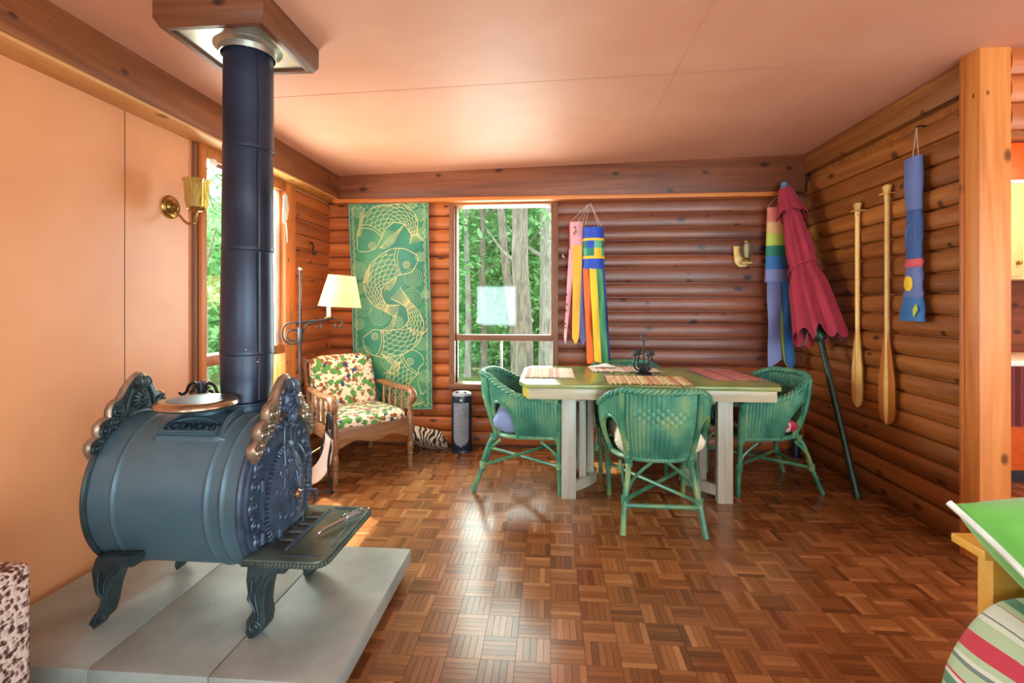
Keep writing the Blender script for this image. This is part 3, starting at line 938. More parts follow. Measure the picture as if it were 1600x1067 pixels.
# spring-handled lid lifter lying on the shelf
ll = thing('lid_lifter', 'steel lid lifter with coiled wire handle lying on the stove shelf', 'stove tool', (-.785, 1.80, HZ+sz+.012), R(62))
MB().tube(spline([(-.10, 0, -.004), (-.07, 0, .004), (-.02, 0, .006), (.02, 0, .010)], 4), [.004]+[.008]*11+[.006], 8, flat=.6).build('shank', M['steel'], ll)
cp = [Vector((.01+.085*i/90, .012*math.sin(i*2*PI/10)*(1+.25*math.sin(PI*i/90)), .012+.012*math.cos(i*2*PI/10)*(1+.25*math.sin(PI*i/90)))) for i in range(91)]
MB().tube(cp, .0022, 5).build('coil_handle', M['steel'], ll)
MB().tube([Vector((.112, 0, .012))+Vector((.016*math.cos(a*PI/8), .016*math.sin(a*PI/8), 0)) for a in range(16)], .0018, 5, closed=True).build('hanging_loop', M['brass'], ll)

# ------------------------------------------------------------------ stove pipe and ceiling box
PX, PY = -1.215, 1.90
sp_ = thing('stove_pipe', 'black sheet steel stove pipe rising from stove to ceiling', 'stove pipe', (PX, PY, 0))
joints = [(.835, .093), (1.02, .098), (1.43, .094), (1.83, .092), (2.235, .092)]
for i in range(4):
    z0_, r0_ = joints[i]; z1_, r1_ = joints[i+1]
    lean = Matrix.Translation((-.006*(1.6-z0_), 0, 0))
    s_ = MB().lathe([(r0_-.001, z0_), (r0_+.0015, z0_+.003), (r0_+.0015, z0_+.018), (r0_, z0_+.022), ((r0_+r1_)/2, (z0_+z1_)/2), (r1_-.001, z1_-.004), (r1_-.002, z1_)], 40, lean, cap=False).build('pipe_section', M['pipe'], sp_, smooth=35)
    MB().box((r0_*.80, -r0_*.60-.004, z0_+.01), (r0_*.80+.006, -r0_*.60+.004, z1_-.006)).build('seam', M['pipe'], s_)
for (a, z) in ((-62, 1.045), (-62, .99), (-38, .995), (-60, 2.215)):
    MB().ball((.096*math.cos(R(a)), .096*math.sin(R(a)), z), .005, 8, 6).build('screw', M['steel'], sp_)
bx = thing('flue_ceiling_box', 'wooden ceiling box with metal plate around the stove pipe top', 'flue box', (-1.235, 1.90, 2.235))
hw = .172
for k in range(4):
    b = MB()
    ct2 = ceil_z(-1.235) - 2.235 + .012
    prof = [(0, 0), (.024, 0), (.040, .03), (.040, ct2), (0, ct2)]
    V = []
    for (o_, z) in prof: V.append((-hw-o_, -hw-o_, z))
    for (o_, z) in prof: V.append((hw+o_, -hw-o_, z))
    n_ = 5
    b.add(V, [(0,1,2,3,4), (9,8,7,6,5)] + [(i, (i+1) % n_, n_+(i+1) % n_, n_+i) for i in range(n_)])
    o = b.build('side_board', M['boxwood'], bx, bevel=.002)
    o.rotation_euler = (0, 0, k*PI/2)
MB().box((-hw, -hw, .012), (hw, hw, .018)).build('metal_plate', M['galv'], bx)
MB().lathe([(.100, -.022), (.104, -.022), (.108, .0), (.126, .010), (.126, .014), (.100, .014)], 40, Matrix.Translation((PX+1.235, 0, 0)), cap=False).build('trim_collar', M['galv'], bx)

# ------------------------------------------------------------------ brass wall sconce on the left wall
sn = thing('wall_sconce', 'brass wall sconce with ribbed amber glass shade on the peach wall', 'wall lamp', (XL, 2.40, 1.72))
RY = Matrix.Rotation(R(90), 4, 'Y')
MB().lathe([(.058, 0), (.060, .006), (.054, .014), (.040, .018), (.034, .030), (.020, .036), (.010, .046), (.0005, .048)], 28, RY).build('backplate', M['brass'], sn)
MB().tube(spline([(.03, 0, -.01), (.06, .0, -.05), (.10, -.005, -.085), (.14, -.008, -.080), (.155, -.01, -.045), (.155, -.01, -.01)], 6), .0065, 8).build('arm', M['brass'], sn)
cpm = Matrix.Translation((.155, -.01, -.012))
cup = MB().lathe([(.010, -.018), (.030, -.008), (.036, .0), (.030, .006), (.018, .010)], 20, cpm).build('cup', M['brass'], sn)
for k in range(8):
    q = 2*PI*k/8
    MB().tube([Vector((.155+.02*math.cos(q), -.01+.02*math.sin(q), -.02)), Vector((.155+.038*math.cos(q), -.01+.038*math.sin(q), -.014)), Vector((.155+.046*math.cos(q), -.01+.046*math.sin(q), -.024))], [.004, .009, .002], 6, flat=.5).build('petal', M['brass'], cup)
t = NT('amber_ribbed_glass')
M['amber'] = t.set(srgb(232, 204, 120), .12, 0, Transmission_Weight=.75, IOR=1.2)
MB().lathe([(.044, 0), (.050, .03), (.052, .09), (.055, .125), (.062, .138), (.064, .142), (.056, .138), (.050, .125), (.047, .06), (.040, .004)], 72, cpm @ Matrix.Translation((0, 0, .006)), cap=False, rad=lambda q, z: 1+.05*math.cos(q*18+z*14)).build('glass_shade', M['amber'], sn, smooth=60)
MB().lathe([(.012, 0), (.012, .05), (.018, .07), (.014, .095), (.002, .11)], 16, cpm @ Matrix.Translation((0, 0, .01))).build('bulb', M['white'], sn)

# ------------------------------------------------------------------ trinkets in the left window
tr = thing('wire_hoop', 'thin dark wire hoop hanging at top of the left window', 'ornament', (XL+.045, 2.72, 1.86))
MB().tube([(0, .085*math.cos(a*PI/14), .11*math.sin(a*PI/14)) for a in range(-13, 10)], .0025, 5).build('hoop', M['wire'], tr)
MB().box((-.008, -.06, .145), (.004, .10, .172)).build('driftwood_bar', M['frame'], tr, bevel=.006)
MB().ball((0, -.05, .165), (.008, .035, .022)).build('shell', M['white'], tr)
fm = thing('paper_fan', 'small white scalloped fan hanging at the right of the left window', 'ornament', (XL+.05, 3.40, 1.90))
b = MB()
b.prism([(0, .10)] + [(.065*math.cos(R(60-k*20))*(1+.06*(k % 2)), .02+.115*math.sin(R(60-k*20))*(1+.04*(k % 2))) for k in range(9)] + [(-.01, -.09)], -.003, .003, Matrix(((0,0,1,0),(1,0,0,0),(0,1,0,0),(0,0,0,1))))
b.build('fan', M['white'], fm, bevel=.001)
MB().tube([(0, .03, -.09), (0, .045, -.15), (0, .05, -.23)], [.004, .003, .002], 6).build('tassel', M['white'], fm)

# ------------------------------------------------------------------ wrought iron floor lamp
fl_ = thing('floor_lamp', 'wrought iron bridge-arm floor lamp with lit cream shade', 'floor lamp', (-1.80, 3.43, 0))
MB().tube([(0, 0, .02), (0, 0, 1.47)], .009, 10).build('pole', M['wrought'], fl_)
MB().ball((0, 0, 1.475), .015).build('finial', M['steel'], fl_)
for k in range(3):
    q = 2*PI*k/3 + .5
    d = Vector((math.cos(q), math.sin(q), 0))
    MB().tube(spline([Vector((0, 0, .16)), d*.05+Vector((0, 0, .13)), d*.11+Vector((0, 0, .05)), d*.15+Vector((0, 0, .012))], 5), .008, 8).build('foot', M['wrought'], fl_)
arm = MB()
ad = Vector((.97, .25, 0)).normalized()
AX = tuple(ad)
arm.tube(spline([ad*-.115+Vector((0, 0, .955)), ad*-.125+Vector((0, 0, 1.02)), ad*-.09+Vector((0, 0, 1.078)), Vector((0, 0, 1.088)), ad*.12+Vector((0, 0, 1.102)), ad*.24+Vector((0, 0, 1.115))], 6), .0065, 8)
arm.tube(spiral((ad.x*-.055, ad.y*-.055, .99), .065, .03, PI*1.05, 1.25, 24, AX), .0055, 8)
arm.tube(spline([Vector((0, 0, .93)), ad*.012+Vector((0, 0, 1.0)), ad*.05+Vector((0, 0, 1.075)), ad*.11+Vector((0, 0, 1.09))], 6), .005, 8)
arm.tube(spiral((ad.x*.255, ad.y*.255, 1.07), .04, .012, PI/2, -.9, 18, AX), .005, 8)
arm.tube(spiral((ad.x*.125, ad.y*.125, 1.06), .026, .008, PI/2, -.8, 16, AX), .004, 8)
arm.tube([ad*-.10+Vector((0, 0, .955)), Vector((0, 0, .955))], .005, 8)
arm.build('swing_arm', M['wrought'], fl_)
MB().box((-.014, -.014, .94), (.014, .014, 1.05)).build('sleeve', M['wrought'], fl_, bevel=.004)
sp0 = ad*.195
SM = Matrix.Translation((sp0.x, sp0.y, 0)) @ Matrix.Rotation(R(4), 4, 'Y')
MB().lathe([(.03, 1.115), (.034, 1.125), (.02, 1.13)], 16, Matrix.Translation((sp0.x, sp0.y, 0))).build('bobeche', M['brass'], fl_)
MB().lathe([(.014, 1.12), (.014, 1.21)], 14, Matrix.Translation((sp0.x, sp0.y, 0))).build('candle_sleeve', M['white'], fl_)
t = NT('lamp_shade_cloth')
t.n.remove(t.b)
df = t.node('ShaderNodeBsdfDiffuse'); tl = t.node('ShaderNodeBsdfTranslucent'); ms = t.node('ShaderNodeMixShader')
df.inputs[0].default_value = srgb(244, 222, 176); tl.inputs[0].default_value = srgb(255, 214, 128); ms.inputs[0].default_value = .6
t.ln(df.outputs[0], ms.inputs[1]).ln(tl.outputs[0], ms.inputs[2]).ln(ms.outputs[0], t.n['Material Output'].inputs[0])
M['shade'] = t.m
shd = MB().lathe([(.148, 1.205), (.094, 1.43)], 48, SM, cap=False, rad=lambda q, z: 1+.006*math.cos(q*24)).build('lamp_shade', M['shade'], fl_, smooth=80)
for (r_, z) in ((.149, 1.207), (.095, 1.428)):
    MB().tube([SM @ Vector((r_*math.cos(2*PI*k/40), r_*math.sin(2*PI*k/40), z)) for k in range(40)], .003, 6, closed=True).build('shade_binding', cloth('shade_binding_cloth', srgb(214, 190, 150)), shd)
t = NT('glowing_bulb'); t.set(srgb(255, 220, 160), .4, 0, Emission_Strength=14.0); t.b.inputs['Emission Color'].default_value = (1, .72, .36, 1)
MB().ball((sp0.x, sp0.y, 1.26), (.022, .022, .034), 14, 10).build('bulb', t.m, fl_)
lb = lamp('floor_lamp_light', 'POINT', (0, 0, 0), 13, (1.0, .60, .24), shadow_soft_size=.035)
lb.parent = fl_; lb.location = (sp0.x, sp0.y, 1.315)

# ------------------------------------------------------------------ green fish batik hanging on the back wall
t = NT('batik_green'); v = t.coord((1, 1, 1), rnd=False)
c = t.ramp(t.noise(v, 3.0, 4, .55, .4), [(.30, srgb(20, 98, 80)), (.5, srgb(34, 124, 94)), (.70, srgb(80, 146, 96))])
M['batik'] = t.set(c, .5, 0, Sheen_Weight=.2)
M['batik_line'] = plain('batik_line_cream', srgb(214, 206, 140), .7, 0, .1)
M['batik_faint'] = plain('batik_line_faint', srgb(160, 198, 142), .7, 0, .1)
M['batik_edge'] = plain('batik_edge_grey', srgb(128, 160, 150), .7)
bn = thing('fish_batik_hanging', 'tall green batik cloth with four outlined fish on the log wall', 'wall hanging', (-1.38, 4.150, 2.085))
def bpos(a, b, off=0):
    """a,b in 0..1 across / down the cloth"""
    w_ = .700 - .022*b
    x = -.362 + .052*b + a*w_ - (.006*math.sin(b*7))*(a-.5)
    z = -1.762*b + .014*a*(1-b)
    y = .010*math.sin(a*5+b*3) * (.3+b) + .010*math.cos(a*11) * b - .006*math.sin(b*9)
    return Vector((x, y-off, z))
b = MB(); b.grid(lambda u, v: bpos(u, v), 28, 60); b.build('cloth', M['batik'], bn, solid=.003, smooth=60)
def ribbon(mb, pts, wd=.0035, off=.0042):
    q = []
    for (x, y) in pts:
        if 0.005 < x < .995 and .005 < y < .995: q.append(bpos(x, y, off))
    if len(q) < 2: return
    V = []; F = []
    for i, p in enumerate(q):
        d = q[min(i+1, len(q)-1)] - q[max(i-1, 0)]
        nrm = Vector((-d.z, 0, d.x))
        if nrm.length < 1e-7: nrm = Vector((0, 0, 1))
        nrm.normalize()
        V += [p + nrm*wd/2, p - nrm*wd/2]
    F = [(2*i, 2*i+1, 2*i+3, 2*i+2) for i in range(len(q)-1)]
    mb.add(V, F)
def px(p): return ((p[0]-26)/380, (p[1]-36)/990)
ASP = 380/990
def fish(spine, widths, head_t, eye, fins):
    S = spline([Vector((px(p)[0], px(p)[1]/ASP, 0)) for p in spine], 10)
    n_ = len(S)
    def at(tt, s_):
        f = max(0, min(.9999, tt))*(n_-1); i = int(f)
        p = S[i].lerp(S[min(i+1, n_-1)], f-i)
        d = (S[min(i+2, n_-1)] - S[max(i-1, 0)]).normalized()
        nn = Vector((-d.y, d.x, 0))
        g = max(0, min(.9999, tt))*(len(widths)-1); k = int(g)
        w_ = widths[k]*(1-(g-k)) + widths[k+1]*(g-k)
        q = p + nn*w_*s_/380
        return (q.x, q.y*ASP)
    mb = MB()
    for s_ in (-1, 1): ribbon(mb, [at(k/50, s_) for k in range(51)], .0055)
    for k0 in (head_t, head_t+.025): ribbon(mb, [at(k0 + .03*math.cos(PI*j/12-PI/2), -1+2*j/12) for j in range(13)], .005)
    rows = 13; cols = 5
    t0 = head_t+.045; dt = (.88-t0)/rows
    for i in range(rows):
        for j in range(cols + (i % 2)):
            c0 = -1 + (2*j + (0 if i % 2 else 1))/cols
            P = []
            for k in range(9):
                a = PI*k/8
                s_ = c0 + math.cos(a)/cols
                if abs(s_) > 1: continue
                P.append(at(t0 + i*dt + dt*1.15*math.sin(a), s_))
            ribbon(mb, P, .0034)
    for k in range(-3, 4): ribbon(mb, [at(.86+.14*j/5, k/3*(.75+.25*j/5)) for j in range(6)], .0034)
    ex, ey = px(eye)
    for r_ in (.042, .020):
        ribbon(mb, [(ex + r_*math.cos(2*PI*k/18), ey + r_*ASP*math.sin(2*PI*k/18)) for k in range(19)], .0045)
    for f_ in fins:
        for o_ in range(4):
            ribbon(mb, [(q.x+o_*.014*(i_/6), q.y+o_*.010*math.sin(i_*.5)) for i_, q in enumerate(spline([Vector(px(p)+(0,)) for p in f_], 4))], .0036)
    return mb
FI = [
 ([(64,262),(110,215),(150,130),(230,82),(310,112),(338,180),(350,232)], [4,55,62,58,48,34,16,34], .24, (133,241), [[(172,250),(220,205),(275,160)], [(66,190),(74,140),(80,80)]]),
 ([(356,300),(300,318),(225,330),(150,395),(135,470),(180,535),(252,560)], [4,58,66,62,50,34,16,32], .24, (299,337), [[(250,395),(200,430),(190,460)], [(120,330),(95,400),(72,425)]]),
 ([(78,690),(125,705),(200,715),(290,690),(335,620),(310,540),(240,470)], [4,58,66,62,50,34,16,36], .24, (138,679), [[(165,655),(210,625),(228,580)], [(170,760),(220,790),(250,810)], [(300,640),(345,650),(372,665)]]),
 ([(372,800),(325,800),(270,850),(235,920),(240,975),(290,1000),(350,960)], [4,56,60,56,46,36,18,40], .22, (306,800), [[(255,800),(225,840),(175,860)], [(340,880),(350,930),(356,960)]]),
]
for q in FI: fish(*q).build('fish', M['batik_line'], bn, smooth=0)
sm = MB(); sm2 = MB()
for (x, y, r_) in ((70,75,30),(330,45,26),(372,100,30),(378,190,28),(215,205,34),(60,360,40),(330,400,44),(320,495,46),(160,575,50),(80,540,44),(365,300,22),(60,450,26),(360,715,30),(205,800,40),(85,760,34),(378,870,30),(130,960,30),(60,620,26),(250,610,26),(385,480,20)):
    cx, cy = px((x, y)); rr = r_/380
    for (k_, mb_) in ((1, sm), (.78, sm2), (.56, sm), (.34, sm2), (.16, sm)):
        ribbon(mb_, [(cx+rr*k_*math.cos(2*PI*j/20), cy+rr*k_*ASP*math.sin(2*PI*j/20)) for j in range(21)], .0036, .0040)
sm.add(sm2.v, sm2.f)
sm.build('swirl_pattern', M['batik_faint'], bn, smooth=0)['kind'] = 'stuff'
bd = MB()
for k in range(30):
    y = (k+.5)/30
    for (x, s_) in ((.03, 1), (.97, -1)):
        for r_ in (.020, .011):
            ribbon(bd, [(x + s_*r_*1.6*math.sin(PI*j/8), y - r_*.75*math.cos(PI*j/8)) for j in range(9)], .0032)
for k in range(13):
    x = (k+.5)/13
    for y, s_ in ((.010, 1), (.990, -1)):
        ribbon(bd, [(x - .034*math.cos(PI*j/8), y + s_*.016*math.sin(PI*j/8)) for j in range(9)], .0032)
bd.build('wave_border', M['batik_line'], bn, smooth=0)
hm = MB()
for (a0, b0, a1, b1) in ((0, 0, 1, 0), (1, 0, 1, 1), (1, 1, 0, 1), (0, 1, 0, 0)):
    hm.tube([bpos(a0+(a1-a0)*k/24, b0+(b1-b0)*k/24, .001) for k in range(25)], .0045, 5)
hm.build('hem', M['batik_edge'], bn)

# ------------------------------------------------------------------ wooden armchair with floral cushions
AC = thing('wooden_armchair', 'maple spindle armchair with floral cushions in the corner', 'armchair', (-1.45, 3.635, 0), R(-135))
W_ = .285
cw = M['chair_wood']
turn = [(.020, 0), (.021, .05), (.017, .09), (.024, .10), (.017, .115), (.026, .14), (.022, .19), (.014, .20), (.024, .215), (.024, .30)]
for sx in (-1, 1):
    lg = MB().lathe([(r_, z) for r_, z in turn] + [(.022, .40), (.014, .42), (.020, .44), (.016, .48), (.018, .53)], 16, Matrix.Translation((sx*W_, .275, 0))).build('front_leg', cw, AC)
    MB().tube(spline([(sx*(W_-.02), -.38, 0), (sx*(W_-.02), -.30, .25), (sx*(W_-.02), -.28, .38), (sx*(W_-.02), -.36, .62), (sx*(W_-.02), -.42, .785)], 5), [.018]*8+[.024]*8+[.020]*5, 10).build('back_post', cw, AC)
    P = spline([(sx*(W_-.01), -.37, .565), (sx*(W_+.005), -.20, .580), (sx*(W_+.015), .05, .568), (sx*(W_+.015), .20, .575), (sx*(W_+.015), .275, .558), (sx*(W_+.015), .298, .515), (sx*(W_+.015), .270, .480)], 5)
    am = MB().tube(P, [.017]*5+[.022]*12+[.030]*6+[.027]*4+[.020]*4, 10).build('arm', cw, AC)
    for k in range(4):
        y = -.16 + k*.105
        MB().lathe([(.008, 0), (.012, .05), (.015, .10), (.009, .15), (.008, .21)], 10, Matrix.Translation((sx*(W_), y, .36))).build('spindle', cw, AC)
    MB().box((sx*W_-.014, -.30, .27), (sx*W_+.014, .26, .36)).build('side_rail', cw, AC, bevel=.004)
apr = [(-W_, .37)] + [(W_, .37), (W_, .255)] + [(W_*(1-2*k/24), .262 - .03*math.cos(PI*(1-2*k/24)*2.0)*(.6) + .018*abs(1-2*k/24)*-1) for k in range(1, 24)] + [(-W_, .255)]
b = MB(); b.prism(apr, .262, .286, MXZ); b.build('front_rail', cw, AC, bevel=.004)
b = MB(); b.prism([(-W_, .31), (W_, .31), (W_, .36), (-W_, .36)], -.31, -.28, MXZ); b.build('back_rail', cw, AC, bevel=.003)
MB().box((-W_+.02, -.375, .52), (W_-.02, -.355, .56)).build('back_slat', cw, AC, bevel=.004)
MB().box((-W_+.02, -.425, .745), (W_-.02, -.40, .785)).build('back_slat', cw, AC, bevel=.004)
def cushion(mb, cx, cy, cz, hx, hy, hz, Mx=None, p=5.0, nu=28, nv=14, sag=0):
    """soft rounded box"""
    def f(u, v):
        a = -PI + 2*PI*u; b_ = -PI/2 + PI*v
        sg = lambda x, e: math.copysign(abs(x)**e, x)
        e1 = 2/p; e2 = .75
        x = hx*sg(math.cos(a), e1)*(abs(math.cos(b_))**.35)
        y = hy*sg(math.sin(a), e1)*(abs(math.cos(b_))**.35)
        z = hz*sg(math.sin(b_), e2)
        q = Vector((x+cx, y+cy, z+cz - sag*(1-(x/hx)**2)*(1-(y/hy)**2)*(1 if z > 0 else 0)))
        return Mx @ q if Mx else q
    return mb.grid(f, nu*2, nv*2)
b = MB(); cushion(b, 0, .005, .388, .275, .285, .052, None, 6); b.build('seat_cushion', M['floral'], AC, smooth=70)
b = MB(); cushion(b, 0, 0, 0, .258, .215, .056, Matrix.Translation((0, -.300, .605)) @ Matrix.Rotation(R(106), 4, 'X'), 6); b.build('back_cushion', M['floral'], AC, smooth=70)

# ------------------------------------------------------------------ canvas log carrier
LC = thing('log_carrier', 'iron log holder with pale canvas sling between stove and armchair', 'log holder', (-1.60, 3.13, 0), R(35))
for sg in (-1, 1):
    b = MB()
    for y in (-.16, .16):
        b.tube(spline([(sg*.13, y, 0), (sg*.11, y*.9, .18), (sg*.14, y*.7, .34)], 6), .008, 8)
    b.tube(spline([(sg*.14, -.11, .34), (sg*.145, -.07, .46), (sg*.145, -.03, .48), (sg*.145, -.015, .43), (sg*.145, 0, .38), (sg*.145, .015, .43), (sg*.145, .03, .48), (sg*.145, .07, .46), (sg*.14, .11, .34)], 6), .008, 8)
    b.tube([(sg*.14, -.13, .34), (sg*.14, .13, .34)], .008, 8)
    b.build('iron_end', M['wrought'], LC)
for y in (-.16, .16): MB().tube([(-.13, y, .02), (.13, y, .02)], .007, 8).build('foot_bar', M['wrought'], LC)
b = MB(); b.grid(lambda u, v: Vector((.14*math.cos(PI*u)*(1+.05*math.sin(3*u)), -.14+.28*v, .34 - .27*math.sin(PI*u)**.8)), 24, 6)
b.build('canvas_sling', cloth('pale_canvas', srgb(206, 176, 160)), LC, solid=.006, smooth=70)

# ------------------------------------------------------------------ black and cream cushion on the floor
t = NT('zebra_print'); v = t.coord((1, 1, 1), rnd=False)
wv = t.node('ShaderNodeTexWave'); t.ln(v, wv.inputs[0]); wv.inputs['Scale'].default_value = 9; wv.inputs['Distortion'].default_value = 14; wv.inputs['Detail'].default_value = 2
c = t.ramp(wv.outputs[0], [(.45, srgb(58, 44, 40)), (.55, srgb(226, 206, 178))])
M['zebra'] = t.set(c, .85)
def pillow(mb, hx, hy, hz, Mx, n=26):
    def f(top):
        def g(u, v):
            x = 2*u-1; y = 2*v-1
            e = (max(0, 1-x**4)*max(0, 1-y**4))**.5
            pin = 1 - .10*(abs(x)**2*(1-abs(y)**2)*0 + (1-abs(x)**2)*abs(y)**3 + (1-abs(y)**2)*abs(x)**3)
            return Mx @ Vector((x*hx*pin, y*hy*pin, top*hz*(e**.8)*(1+.06*math.sin(5*x+3*y))))
        return g
    mb.grid(f(1), n, n); mb.grid(f(-1), n, n)
    return mb
b = MB(); pillow(b, .17, .15, .06, Matrix.Translation((0, 0, .095)) @ Matrix.Rotation(R(-34), 4, 'X') @ Matrix.Rotation(R(10), 4, 'Y'))
pz_ = b.build('floor_cushion', M['zebra'], smooth=70); pz_.location = (-1.03, 4.065, 0)
tag(pz_, 'black and cream patterned cushion on the floor beside the tower heater', 'cushion')

# ------------------------------------------------------------------ tower heater
M['navy'] = plain('navy_plastic', srgb(34, 42, 64), .3)
TH = thing('tower_heater', 'navy tower heater with pale grille under the window', 'heater', (-.735, 4.06, 0), R(4))
el = Matrix.Scale(.85, 4, (0, 1, 0))
MB().lathe([(.098, 0), (.100, .008), (.092, .022), (.080, .026)], 36, el).build('base', M['navy'], TH)
MB().lathe([(.080, .022), (.086, .05), (.086, .44), (.082, .462)], 36, el).build('body', M['navy'], TH)
MB().lathe([(.082, .462), (.078, .480), (.060, .492), (.0005, .497)], 36, el, cap=False).build('top_panel', plain('grey_plastic', srgb(168, 176, 182), .35), TH)
for x in (-.03, .03): MB().lathe([(.016, 0), (.016, .008), (.012, .011), (.0005, .011)], 18, Matrix.Translation((x, -.035, .484)) @ Matrix.Rotation(R(20), 4, 'X'), cap=False).build('dial', M['navy'], TH)
gp = []
for k in range(0, 25): gp.append((.060*math.cos(PI+PI*k/24), .115+.06*math.sin(PI+PI*k/24)))
gp += [(.060, .40), (-.060, .40)]
b = MB()
def gs(x): return -.85*math.sqrt(.086**2-x*x)
pts = [(x, gs(x)-.003, z) for x, z in gp]
rows = []
for j in range(30):
    z = .056 + j*.0119
    wd = .060 if z > .115 else max(.012, math.sqrt(max(0, .06**2-(.115-z)**2)))
    b.tube([(wd*(-1+2*k/8), gs(wd*(-1+2*k/8))-.003, z) for k in range(9)], .0042, 5)
b.build('grille', plain('silver_grille', srgb(190, 200, 214), .3, .4), TH)
MB().box((-.008, -.078, .425), (.008, -.072, .440)).build('badge', M['white'], TH)
# dark upright tube in the far corner behind the right chair
dt = thing('dark_tube', 'dark navy upright tube behind the right wicker chair', 'tube', (1.955, 4.10, 0))
MB().lathe([(.032, 0), (.032, .27), (.028, .285), (.02, .29)], 20).build('body', M['navy'], dt)
MB().lathe([(.042, 0), (.042, .012), (.034, .018)], 20).build('base', M['navy'], dt)

# ------------------------------------------------------------------ windsocks
CL = {k: cloth('nylon_'+k, srgb(*c_), .55, .06) for k, c_ in dict(blue=(24, 72, 190), navy=(28, 48, 120), yellow=(240, 196, 32), orange=(244, 104, 24), green=(58, 150, 98), teal=(30, 128, 110), mint=(96, 184, 140), pink=(232, 160, 166), rose=(214, 84, 92), maroon=(120, 24, 34), gold=(246, 176, 48), violet=(112, 120, 186), salmon=(222, 128, 110), tan=(226, 176, 120), lime=(190, 206, 84), sky=(44, 112, 186), peri=(128, 138, 196), white=(226, 222, 224), denim=(94, 112, 172), steelb=(46, 84, 148), deep=(30, 50, 92), bblue=(36, 104, 168)).items()}
M['string'] = plain('white_cord', srgb(226, 216, 200), .8)
M['hook'] = plain('hook_metal', srgb(60, 52, 46), .5, .5)
def band(root, a0, a1, z0, z1, r0, r1, m, name='band', flat=.75, parent=None):
    b = MB(); n_ = max(3, int((a1-a0)/10))
    b.grid(lambda u, v: Vector((math.sin(R(a0+(a1-a0)*u))*(r0+(r1-r0)*v), -math.cos(R(a0+(a1-a0)*u))*(r0+(r1-r0)*v)*flat, z0+(z1-z0)*v)), n_, 3)
    return b.build(name, m, parent or root, solid=.0015, smooth=70)
def streamer(root, x0, x1, y, z0, z1, dx, m, tip='flat', name='streamer', sway=.008, taper=1.0, dxr=None):
    """strip hanging from z0 to z1, drifting by dx at the bottom"""
    n_ = 20
    def f(u, v):
        w_ = (x1-x0)*(1-(1-taper)*v)
        z = z0 + (z1-z0)*v
        if tip == 'slant': z += (u-.5)*.08*max(0, (v-.9)/.1)
        if tip == 'point': z -= (1-abs(2*u-1))*.06*max(0, (v-.9)/.1)
        return Vector(((x0+x1)/2 + (u-.5)*w_ + dx*v, y + sway*math.sin(v*9+u*2) - .006*math.sin(u*PI), z))
    b = MB(); b.grid(f, 5, n_)
    return b.build(name, m, root, solid=.0015, smooth=70)
def strings(root, top, pts):
    b = MB()
    for p in pts: b.tube([top, p], .0016, 5)
    b.build('hanging_cord', M['string'], root)
WS = thing('windsock', 'blue windsock with patchwork squares and rainbow streamers hanging by the window', 'windsock', (.352, 4.085, 0), 0, 'windsocks hanging on the log walls')
strings(WS, Vector((-.02, .06, 2.06)), [Vector((math.sin(a)*.084, -math.cos(a)*.063, 1.845)) for a in (.5, 2.0, 4.2)])
MB().tube([Vector((-.02, .055, 2.075)), Vector((-.02, .085, 2.075))], .004, 6).build('nail', M['hook'], WS)
band(WS, 0, 360, 1.845, 1.755, .084, .085, CL['blue'])
band(WS, 0, 360, 1.755, 1.735, .089, .089, CL['yellow'])
cols = ['teal', 'blue', 'mint', 'teal', 'navy', 'mint', 'blue', 'teal']
cols2 = ['mint', 'teal', 'yellow', 'mint', 'teal', 'blue', 'mint', 'yellow']
for k in range(8):
    band(WS, -90+45*k, -45+45*k, 1.735, 1.675, .085, .086, CL[cols[k]], 'patch')
    band(WS, -90+45*k, -45+45*k, 1.675, 1.610, .086, .086, CL[cols2[k]], 'patch')
band(WS, 0, 360, 1.610, 1.588, .090, .090, CL['yellow'])
band(WS, 0, 360, 1.588, 1.505, .087, .088, CL['blue'])
streamer(WS, -.088, -.035, -.035, 1.51, .735, .035, CL['orange'])
streamer(WS, -.038, .018, -.062, 1.51, .745, .042, CL['yellow'])
streamer(WS, .012, .066, -.050, 1.51, .740, .050, CL['green'])
streamer(WS, .055, .090, -.010, 1.51, .745, .050, CL['navy'])
streamer(WS, -.03, .05, .045, 1.51, .76, .050, CL['violet'])
W2 = thing('windsock', 'pink windsock with pointed gold and violet streamers beside the window frame', 'windsock', (.215, 4.11, 0), 0, 'windsocks hanging on the log walls')
strings(W2, Vector((.10, .03, 2.05)), [Vector((math.sin(a)*.056, -math.cos(a)*.042, 1.895)) for a in (-1.2, 1.0, 3.0)])
band(W2, -150, 60, 1.895, 1.66, .058, .055, CL['pink'], 'band')
band(W2, 60, 210, 1.895, 1.66, .058, .055, CL['gold'], 'band')
band(W2, -100, -60, 1.893, 1.66, .0595, .057, CL['rose'], 'stripe')
streamer(W2, -.062, -.004, -.036, 1.67, .945, -.060, CL['pink'], 'point', taper=.35)
streamer(W2, -.03, .045, -.050, 1.70, .945, -.018, CL['gold'], 'point', taper=.75)
streamer(W2, -.055, .015, -.010, 1.67, 1.02, -.020, CL['maroon'], 'point', taper=.5)
streamer(W2, .005, .058, -.020, 1.66, .935, .022, CL['violet'], 'point')
b = MB()
for (x, z) in ((-.012, 1.85), (-.006, 1.82), (-.018, 1.80), (-.08, 1.30), (-.078, 1.22), (-.085, 1.17), (-.09, 1.06), (-.092, 1.03)):
    b.box((x-.006, -.058 if z > 1.7 else -.053, z-.012), (x+.002, -.046 if z > 1.7 else -.044, z+.006))
b.build('ink_marks', M['wire'], W2)
W3 = thing('windsock', 'rainbow banded windsock with two pale blue streamers beside the red umbrella', 'windsock', (1.80, 4.095, 0), 0, 'windsocks hanging on the log walls')
strings(W3, Vector((0, .0, 2.078)), [Vector((math.sin(a)*.074, -math.cos(a)*.05, 1.99)) for a in (-1.3, 1.2)])
